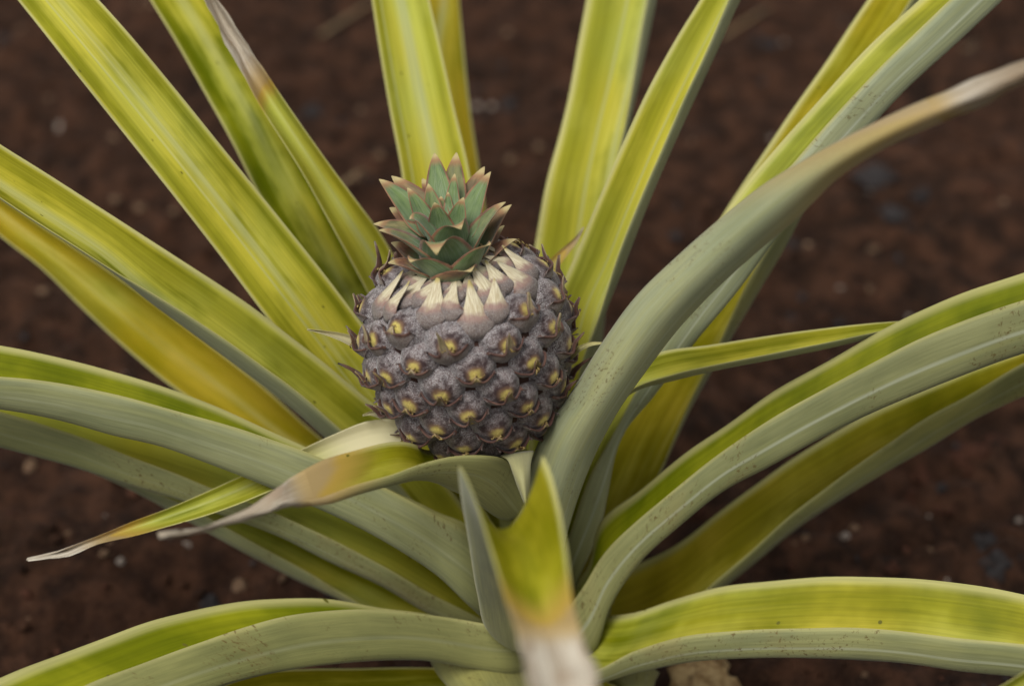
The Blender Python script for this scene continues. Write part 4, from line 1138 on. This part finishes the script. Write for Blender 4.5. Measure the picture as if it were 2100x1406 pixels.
s_lo, s_hi = np.interp(-0.52 * FH, prof_d[:, 2], seglen), seglen[int(np.argmin(np.abs(prof_d[20:, 0] - 0.0215))) + 20]
cell = 0.000485                        # skin area per fruitlet, m2
GA = R(137.508); PHASE = R(FRUIT_PHASE)
sv, n = s_lo, 0
r = np.random.default_rng(5)
while sv < s_hi:
    rr, hh_, dr, dh = prof_at(sv)
    th_ = HAND * n * GA + PHASE
    frac = (sv - s_lo) / (s_hi - s_lo)
    nout = Vector((math.cos(th_) * dh, math.sin(th_) * dh, -dr)); upv = Vector((math.cos(th_) * dr, math.sin(th_) * dr, dh)); rgt = upv.cross(nout)
    a = 0.0129 * (1.0 if frac < 0.80 else 1 - 1.9 * (frac - 0.80))
    a *= r.uniform(0.93, 1.07) * (0.86 + 0.14 * min(1, frac / 0.25))
    b = a * 0.88
    tilt = Matrix.Rotation(r.uniform(-.16, .16), 4, 'Z') @ Matrix.Rotation(r.uniform(-.10, .10), 4, 'X') @ Matrix.Rotation(r.uniform(-.08, .08), 4, 'Y')
    base = Matrix((rgt, upv, nout)).transposed().to_4x4()
    base.translation = Vector((rr * math.cos(th_), rr * math.sin(th_), hh_)) + nout * (-0.0010)
    mat = base @ tilt @ Matrix.Diagonal((a, b, a * 0.98, 1.0))
    k = int(r.integers(0, VAR))
    bud = 1.0
    # on the shoulder facing down the light the buds hide behind tall pale bracts
    front = math.cos(th_ - R(-88))
    if frac > 0.88: kind = 2
    elif frac > 0.765 and front > 0.25: kind = 2
    elif frac > 0.45: kind = int(r.random() < (0.45 if front > 0.6 else 0.9))
    else: kind = int(r.random() < (0.12 if front > 0.6 else 0.6))
    o = add_obj('fruitlet', fl_mesh[k], fruit); o.matrix_local = mat @ Matrix.Diagonal((1, 1, 1.0 if kind < 2 else 0.55, 1)); o['bloom'] = 0.55 + 0.4 * min(1.0, frac / 0.5)
    o = add_obj('bract', br_mesh[(k, kind)], fruit); o.matrix_local = mat @ Matrix.Diagonal((1, 1, 1.0, 1)); o['cream'] = 1.0 if kind == 2 else (0.35 if frac > 0.6 else 0.0)
    if kind == 2 and front > 0.0:               # a second pale tongue squeezed in beside each
        m2 = base @ Matrix.Translation((a * 0.95, a * 0.25, 0.0006)) @ Matrix.Rotation(r.uniform(-.25, .1), 4, 'Z') @ Matrix.Diagonal((a * 0.80, b * 0.85, a * 0.9, 1.0))
        o = add_obj('bract', br_mesh[(int(r.integers(0, VAR)), 2)], fruit); o.matrix_local = m2; o['cream'] = 1.0
    if kind < 2:
        o = add_obj('dried_floret', fo_mesh[int(r.integers(0, VAR))], fruit); o.matrix_local = mat
    side = abs(math.sin(th_ - R(-90)))
    sv += cell * (1.0 if frac < 0.8 else 1 - 3.0 * (frac - 0.8)) / (2 * math.pi * max(rr + 0.006, 0.02)); n += 1
print('fruitlets', n)

# crown: stub plus leaves
def crown_axis(t): return ft - axv * 0.004 + axv * (0.060 * t)
cc = [np.array(crown_axis(t)) - ORG for t in (0, 0.2, 0.4, 0.6)]
crown = add_obj('crown', tube('crown', cc, [0.017, 0.0125, 0.006, 0.001], 16), plant, [M['crowncore']])
for n, (T, B, w, pink, lift) in enumerate(CROWN):
    T, B = Vector(T), Vector(B)
    # root the blade on the crown axis side of its visible base
    tt = max(0.0, min(1.0, (B - crown_axis(0)).dot(axv) / 0.060))
    ctr = crown_axis(tt)
    rad = B - ctr; rad -= axv * rad.dot(axv)
    root = ctr - axv * 0.006 + (rad.normalized() * min(rad.length, 0.017))
    outd = (T - ctr); outd -= axv * outd.dot(axv)
    if outd.length < 1e-4: outd = rad
    outd.normalize(); rn = (rad.normalized() * 0.55 + outd * 0.45).normalized()
    side = axv.cross(rn).normalized()
    L_ = (T - root).length
    P0, P3 = root, T
    P1 = B + rn * 0.003
    P2 = T.lerp(B, 0.45) + axv * lift - rn * L_ * 0.02
    nr_, nc = 22, 11
    u = np.linspace(-1, 1, nc); G = np.zeros((nr_, nc, 3)); ts = np.linspace(0, 1, nr_)
    for i, t in enumerate(ts):
        p = P0 * (1 - t) ** 3 + P1 * 3 * t * (1 - t) ** 2 + P2 * 3 * t * t * (1 - t) + P3 * t ** 3
        hw = w / 2 * (min(1.0, 0.72 + t * 1.2)) * max(0.0, 1 - t ** 1.9) ** 0.95 + 0.00025
        cup = 0.42 * hw
        tang = (P1 - P0) * 3 * (1 - t) ** 2 + (P2 - P1) * 6 * t * (1 - t) + (P3 - P2) * 3 * t * t
        nn = side.cross(tang).normalized()
        if nn.dot(rn) < 0 and i < 4: nn = -nn
        if i and nn.dot(prev) < 0: nn = -nn
        prev = nn
        for c in range(nc):
            q = p + side * hw * u[c] - nn * cup * (u[c] ** 2) * (1 - 0.5 * t)
            G[i, c] = np.array(q) - ORG
    uvA = np.stack([np.broadcast_to((u + 1) / 2, (nr_, nc)), np.broadcast_to(ts[:, None], (nr_, nc))], 2)
    du = np.gradient(G, axis=1); dv = np.gradient(G, axis=0); nm = np.cross(du, dv)[:6, nc // 2].sum(0)
    inv = float(np.dot(nm, np.array(rn))) > 0
    th2 = (0.0011 * (1 - 0.7 * ts))[:, None] * (0.3 + 0.7 * np.sqrt(np.clip(1 - np.abs(u) ** 3, 0, 1)))[None]
    o = add_obj('crown_leaf', sheet_mesh('crown_leaf', G, th2, uvA, uvA * 0 + 9, [M['crown'], M['crown']], inv), crown)
    o['pink'] = float(pink)

# ------------------------------------------------------------------ stones, clods, straws on the soil
def lump(name, seed, sub=2, rough=0.35, flat=0.7):
    import bmesh
    bm = bmesh.new(); bmesh.ops.create_icosphere(bm, subdivisions=sub, radius=1.0)
    for v in bm.verts:
        p = v.co.normalized()
        d = 1 + rough * mnoise.noise(p * 1.4 + Vector((seed * 3.1, 0, 0))) + rough * 0.45 * mnoise.noise(p * 3.3 + Vector((0, seed * 2.3, 0)))
        v.co = Vector((p.x * d, p.y * d, p.z * d * flat))
    me = bpy.data.meshes.new(name); bm.to_mesh(me); bm.free(); return me
LUMPS = {m: [lump(m + '_stone', i + 10 * j, 3, 0.85 if m in ('slate', 'red') else 0.5) for i in range(4)] for j, m in enumerate(('tan', 'pale', 'slate', 'red'))}
for m, ms in LUMPS.items():
    for me in ms: me.materials.append(M[m])
def put(name, me, x, y, r, label, cat, group=None, dz=0.25, rz=None):
    o = add_obj(name, me); z = min(soil_h(x + dx * r * 0.5, y + dy * r * 0.5) for dx in (-1, 0, 1) for dy in (-1, 0, 1))
    o.location = (x, y, z + r * dz); o.scale = (r, r * random.uniform(0.75, 1.0), r * random.uniform(0.8, 1.1)); o.rotation_euler = (random.uniform(-.3, .3), random.uniform(-.3, .3), random.uniform(0, 6.28) if rz is None else rz)
    return tag(o, label, cat, group)
STONES = [  # x, y, radius, kind, label
 (-0.0122, 0.9091, 0.0100, 'slate', 'dark blue-grey pebble right of the upright pale leaf'),
 (0.0251, 0.8647, 0.0098, 'slate', 'rounded slate-grey pebble between the two upright leaves'),
 (-0.1919, 0.8443, 0.0117, 'slate', 'dark pebble between the withered leaf and the upright pale leaf'),
 (-0.1572, 0.8154, 0.0058, 'slate', 'dark grey stone between the withered leaf and the crown'),
 (-0.5708, 1.0106, 0.0083, 'slate', 'blue-grey pebble at the upper left edge'),
 (0.3213, 1.0446, 0.0084, 'slate', 'dark pebble high on the right, upper of two'),
 (0.3348, 1.0106, 0.0094, 'slate', 'dark pebble high on the right, lower of two'),
 (0.3061, 0.9270, 0.0060, 'slate', 'dark grey stone left of the yellow back right leaf, right of the two'),
 (0.4599, 0.7798, 0.0066, 'slate', 'dark grey stone right of the big grey leaf, fourth from left'),
 (0.2639, 0.9825, 0.0051, 'slate', 'dark grey stone left of the yellow back right leaf, left of the two'),
 (0.4047, 0.6879, 0.0209, 'slate', 'dark crumbly clod right of the big grey leaf, upper of two'),
 (0.4095, 0.6169, 0.0175, 'slate', 'dark crumbly clod right of the big grey leaf, lower of two'),
 (0.4487, 0.6685, 0.0117, 'slate', 'dark grey stone right of the big grey leaf, fifth from left'),
 (0.3060, 0.5897, 0.0087, 'slate', 'dark grey stone right of the big grey leaf, leftmost'),
 (0.3322, 0.4639, 0.0073, 'slate', 'dark grey stone right of the big grey leaf, third from left'),
 (0.2915, 0.4639, 0.0065, 'slate', 'dark grey stone right of the big grey leaf, second from left'),
 (0.4106, 0.1386, 0.0163, 'slate', 'large angular slate-grey stone near the right edge'),
 (0.4036, 0.1608, 0.0103, 'slate', 'smaller grey stone touching the large slate stone'),
 (-0.1970, 0.0892, 0.0085, 'slate', 'grey stone just above the bottom left leaf'),
 (0.3805, 0.2251, 0.0064, 'slate', 'dark grey stone above the bottom right leaf'),
 (0.4125, 0.2719, 0.0169, 'red', 'biggest red clod under the yellow right leaf'),
 (0.3721, 0.2529, 0.0123, 'red', 'red clod under the yellow right leaf, second from the left'),
 (0.3587, 0.2251, 0.0107, 'red', 'rounded brown clod lowest under the yellow right leaf'),
 (0.3389, 0.2251, 0.0079, 'red', 'red-brown clod above the bottom right leaf, left of the two'),
 (0.4373, 0.2913, 0.0111, 'red', 'red clod at the right end of the clod row'),
 (0.3208, 0.1250, 0.0061, 'red', 'red-brown clod above the bottom right leaf, right of the two'),
 (0.1758, 0.1750, 0.0090, 'red', 'brown clod in the gap between the two right leaves'),
 (-0.1777, 0.1090, 0.0080, 'tan', 'light brown stone above the bottom left leaf'),
 (-0.3688, 0.2404, 0.0072, 'tan', 'tan pebble beside the soil gap at the left edge'),
 (-0.1438, 0.1037, 0.0033, 'tan', 'small tan pebble above the bottom left leaf, fourth from left'),
 (-0.3653, 0.1750, 0.0055, 'red', 'red-brown clod above the bottom left leaf, left of the two'),
 (-0.2800, 0.1413, 0.0034, 'tan', 'small tan pebble above the bottom left leaf, third from left'),
 (-0.1811, 0.0529, 0.0045, 'red', 'red-brown clod above the bottom left leaf, right of the two'),
 (-0.4689, 0.8320, 0.0063, 'pale', 'tiny whitish pebble left of the broad upper left leaf, left of the two'),
 (-0.4755, 0.8832, 0.0054, 'pale', 'tiny whitish pebble left of the broad upper left leaf, right of the two'),
 (-0.4925, 0.8855, 0.0054, 'tan', 'small tan pebble left of the broad upper left leaf, second from left'),
 (-0.4004, 0.7905, 0.0052, 'tan', 'small tan pebble left of the broad upper left leaf, third from left'),
 (-0.3503, 0.6561, 0.0063, 'tan', 'small tan pebble left of the broad upper left leaf, fifth from left'),
 (-0.3713, 0.6494, 0.0053, 'tan', 'small tan pebble left of the broad upper left leaf, fourth from left'),
 (-0.3144, 0.6494, 0.0045, 'tan', 'small tan pebble left of the broad upper left leaf, sixth from left'),
 (-0.5627, 1.0580, 0.0074, 'tan', 'small tan pebble left of the broad upper left leaf, leftmost'),
 (-0.4111, 1.1016, 0.0076, 'tan', 'small tan pebble beside the withered white leaf tip, left of the two'),
 (-0.3313, 0.8914, 0.0059, 'tan', 'small tan pebble beside the withered white leaf tip, right of the two'),
 (0.0076, 0.8682, 0.0044, 'pale', 'tiny whitish pebble just right of the upright pale leaf, right of the two'),
 (-0.0098, 0.8682, 0.0044, 'pale', 'tiny whitish pebble just right of the upright pale leaf, left of the two'),
 (-0.0029, 0.8421, 0.0049, 'tan', 'small tan pebble just right of the upright pale leaf, leftmost'),
 (0.0268, 0.7431, 0.0065, 'tan', 'small tan pebble just right of the upright pale leaf, third from left'),
 (0.0582, 0.7692, 0.0056, 'tan', 'small tan pebble just right of the upright pale leaf, fifth from left'),
 (0.0319, 0.6782, 0.0045, 'tan', 'small tan pebble just right of the upright pale leaf, fourth from left'),
 (0.0236, 1.0407, 0.0074, 'tan', 'small tan pebble just right of the upright pale leaf, second from left'),
 (-0.1103, 0.7483, 0.0061, 'tan', 'small tan pebble between the withered leaf and the crown, right of the two'),
 (-0.1292, 0.6879, 0.0054, 'tan', 'small tan pebble between the withered leaf and the crown, left of the two'),
 (0.3083, 0.7851, 0.0043, 'pale', 'tiny whitish pebble left of the yellow back right leaf, left of the two'),
 (0.2232, 0.7745, 0.0042, 'tan', 'small tan pebble left of the yellow back right leaf'),
 (0.3967, 0.8287, 0.0043, 'pale', 'tiny whitish pebble left of the yellow back right leaf, right of the two'),
 (0.5256, 0.6447, 0.0062, 'tan', 'small tan pebble right of the big grey leaf, fifth from left'),
 (0.5201, 0.8287, 0.0048, 'tan', 'small tan pebble right of the big grey leaf, fourth from left'),
 (0.3831, 0.5764, 0.0052, 'tan', 'small tan pebble right of the big grey leaf, third from left'),
 (0.3433, 0.5206, 0.0038, 'pale', 'tiny whitish pebble right of the big grey leaf'),
 (0.3698, 0.5123, 0.0038, 'tan', 'small tan pebble right of the big grey leaf, second from left'),
 (0.2319, 0.5460, 0.0034, 'tan', 'small tan pebble right of the big grey leaf, leftmost'),
 (0.3011, 0.1761, 0.0042, 'tan', 'small tan pebble above the bottom right leaf, third from left'),
 (0.2914, 0.1636, 0.0041, 'pale', 'tiny whitish pebble above the bottom right leaf, leftmost'),
 (0.3420, 0.1540, 0.0031, 'pale', 'tiny whitish pebble above the bottom right leaf, second from left'),
 (0.3531, 0.1468, 0.0034, 'tan', 'small tan pebble above the bottom right leaf, fourth from left'),
 (0.3624, 0.1185, 0.0027, 'pale', 'tiny whitish pebble above the bottom right leaf, fourth from left'),
 (0.3664, 0.2000, 0.0028, 'pale', 'tiny whitish pebble above the bottom right leaf, third from left'),
 (0.2570, 0.1496, 0.0034, 'tan', 'small tan pebble above the bottom right leaf, second from left'),
 (0.2484, 0.1479, 0.0034, 'tan', 'small tan pebble above the bottom right leaf, leftmost'),
 (-0.2694, 0.1250, 0.0034, 'pale', 'tiny whitish pebble above the bottom left leaf, second from left'),
 (-0.2245, 0.1485, 0.0041, 'pale', 'tiny whitish pebble above the bottom left leaf, third from left'),
 (-0.2819, 0.1277, 0.0040, 'tan', 'small tan pebble above the bottom left leaf, second from left'),
 (-0.3174, 0.1580, 0.0027, 'tan', 'small tan pebble above the bottom left leaf, leftmost'),
 (-0.3360, 0.2655, 0.0044, 'pale', 'tiny whitish pebble above the bottom left leaf, leftmost'),
 (0.4379, 0.1952, 0.0028, 'pale', 'tiny whitish pebble above the bottom right leaf, fifth from left'),
 (0.2789, 0.0076, 0.0028, 'tan', 'small tan pebble below the bottom right leaf, left of the two'),
 (0.2968, 0.0311, 0.0029, 'tan', 'small tan pebble below the bottom right leaf, right of the two'),
 (-0.1934, 0.4177, 0.0040, 'tan', 'small tan pebble in the soil gap left of the yellow leaf, right of the two'),
 (-0.3111, 0.3736, 0.0035, 'pale', 'tiny whitish pebble in the soil gap left of the yellow leaf'),
 (-0.3753, 0.4328, 0.0048, 'red', 'red-brown clod in the soil gap left of the yellow leaf, left of the two'),
 (-0.4156, 0.5041, 0.0058, 'tan', 'small tan pebble in the soil gap left of the yellow leaf, left of the two'),
 (-0.3472, 0.4959, 0.0074, 'red', 'red-brown clod in the soil gap left of the yellow leaf, right of the two'),
 (-0.2615, 0.8398, 0.0068, 'red', 'red-brown clod beside the withered white leaf tip'),
]
KINDS = dict(slate=('stone', 'stone', 'dark stones on the soil'), red=('soil_clod', 'clod', 'red clods on the soil'), tan=('pebble', 'pebble', 'tan pebbles on the soil'), pale=('pebble', 'pebble', 'whitish pebbles on the soil'))
for i, (x, y, r_, m, lab) in enumerate(STONES):
    put(KINDS[m][0], LUMPS[m][i % 4], x, y, r_, lab, KINDS[m][1], KINDS[m][2])
STRAWS = [
 ([(-0.1988, 1.0407), (-0.1683, 1.1016), (-0.1288, 1.141), 0.0035], 'bent straw-coloured stalk on the soil at the top, left of the upright leaf'),
 ([(0.2824, 1.054), (0.3148, 1.081), (0.3488, 1.1155), 0.003], 'pale stalk lying on the soil at the top right'),
 ([(0.5551, 1.008), (0.5781, 1.0341), (0.5942, 1.054), 0.002], 'short greenish stalk on the soil far upper right'),
 ([(-0.1491, 0.6542), (-0.1267, 0.6879), (-0.1126, 0.7027), 0.0025], 'thin dry stalk on the soil left of the crown'),
]
for (p0, p1, p2, r_), lab in STRAWS:
    pts = [np.array((p[0], p[1], soil_h(*p) + 0.004 + dz)) for p, dz in ((p0, 0.0), (p1, 0.006), (p2, 0.0))]
    tag(add_obj('straw', tube('straw', pts, [r_, r_ * 0.9, r_ * 0.4], 8), None, [M['straw']]), lab, 'stalk')
hk = lump('dry_husk', 31, 4, 0.55, 0.8)
for v_ in hk.vertices: v_.co += v_.co.normalized() * 0.16 * mnoise.noise(v_.co * 4.0)
hk.materials.append(M['husk'])
ho = add_obj('dry_husk', hk); ho.location = (0.1613, -0.0132, 0.012); ho.scale = (0.028, 0.024, 0.024)
tag(ho, 'tan knobbly lump of dried plant below the bottom right leaf', 'husk')

# fine crumbs of soil and grit: nobody could count them
ico = lump('crumb', 3, 1, 0.4); cv = np.array([v.co[:] for v in ico.vertices]); cf = [tuple(p.vertices) for p in ico.polygons]
rr_ = np.random.default_rng(21); vs, fs, mi = [], [], []
for i in range(4200):
    x, y = rr_.uniform(-0.75, 0.80), rr_.uniform(-0.38, 1.35)
    s_ = 0.0016 + 0.0045 * rr_.random() ** 4
    R3 = np.array(Matrix.Rotation(rr_.uniform(0, 6.28), 3, Vector(rr_.normal(size=3)).normalized()))
    b0 = len(vs) * 1
    vs.extend((cv * s_ * rr_.uniform(0.7, 1.2, 3)) @ R3.T + np.array([x, y, soil_h(x, y) + s_ * 0.4]))
    fs.extend(tuple(int(q) + b0 for q in ff) for ff in cf)
    m_ = rr_.choice(5, p=[0.66, 0.24, 0.07, 0.02, 0.01]); mi.extend([int(m_)] * len(cf))
me = bpy.data.meshes.new('soil_crumbs'); me.from_pydata([tuple(p) for p in vs], [], fs)
for m_ in ('soil', 'red', 'slate', 'tan', 'pale'): me.materials.append(M[m_])
me.polygons.foreach_set('material_index', mi)
tag(add_obj('soil_crumbs', me), 'fine crumbs of red-brown soil and grit scattered over the ground', 'soil crumbs', kind='stuff')
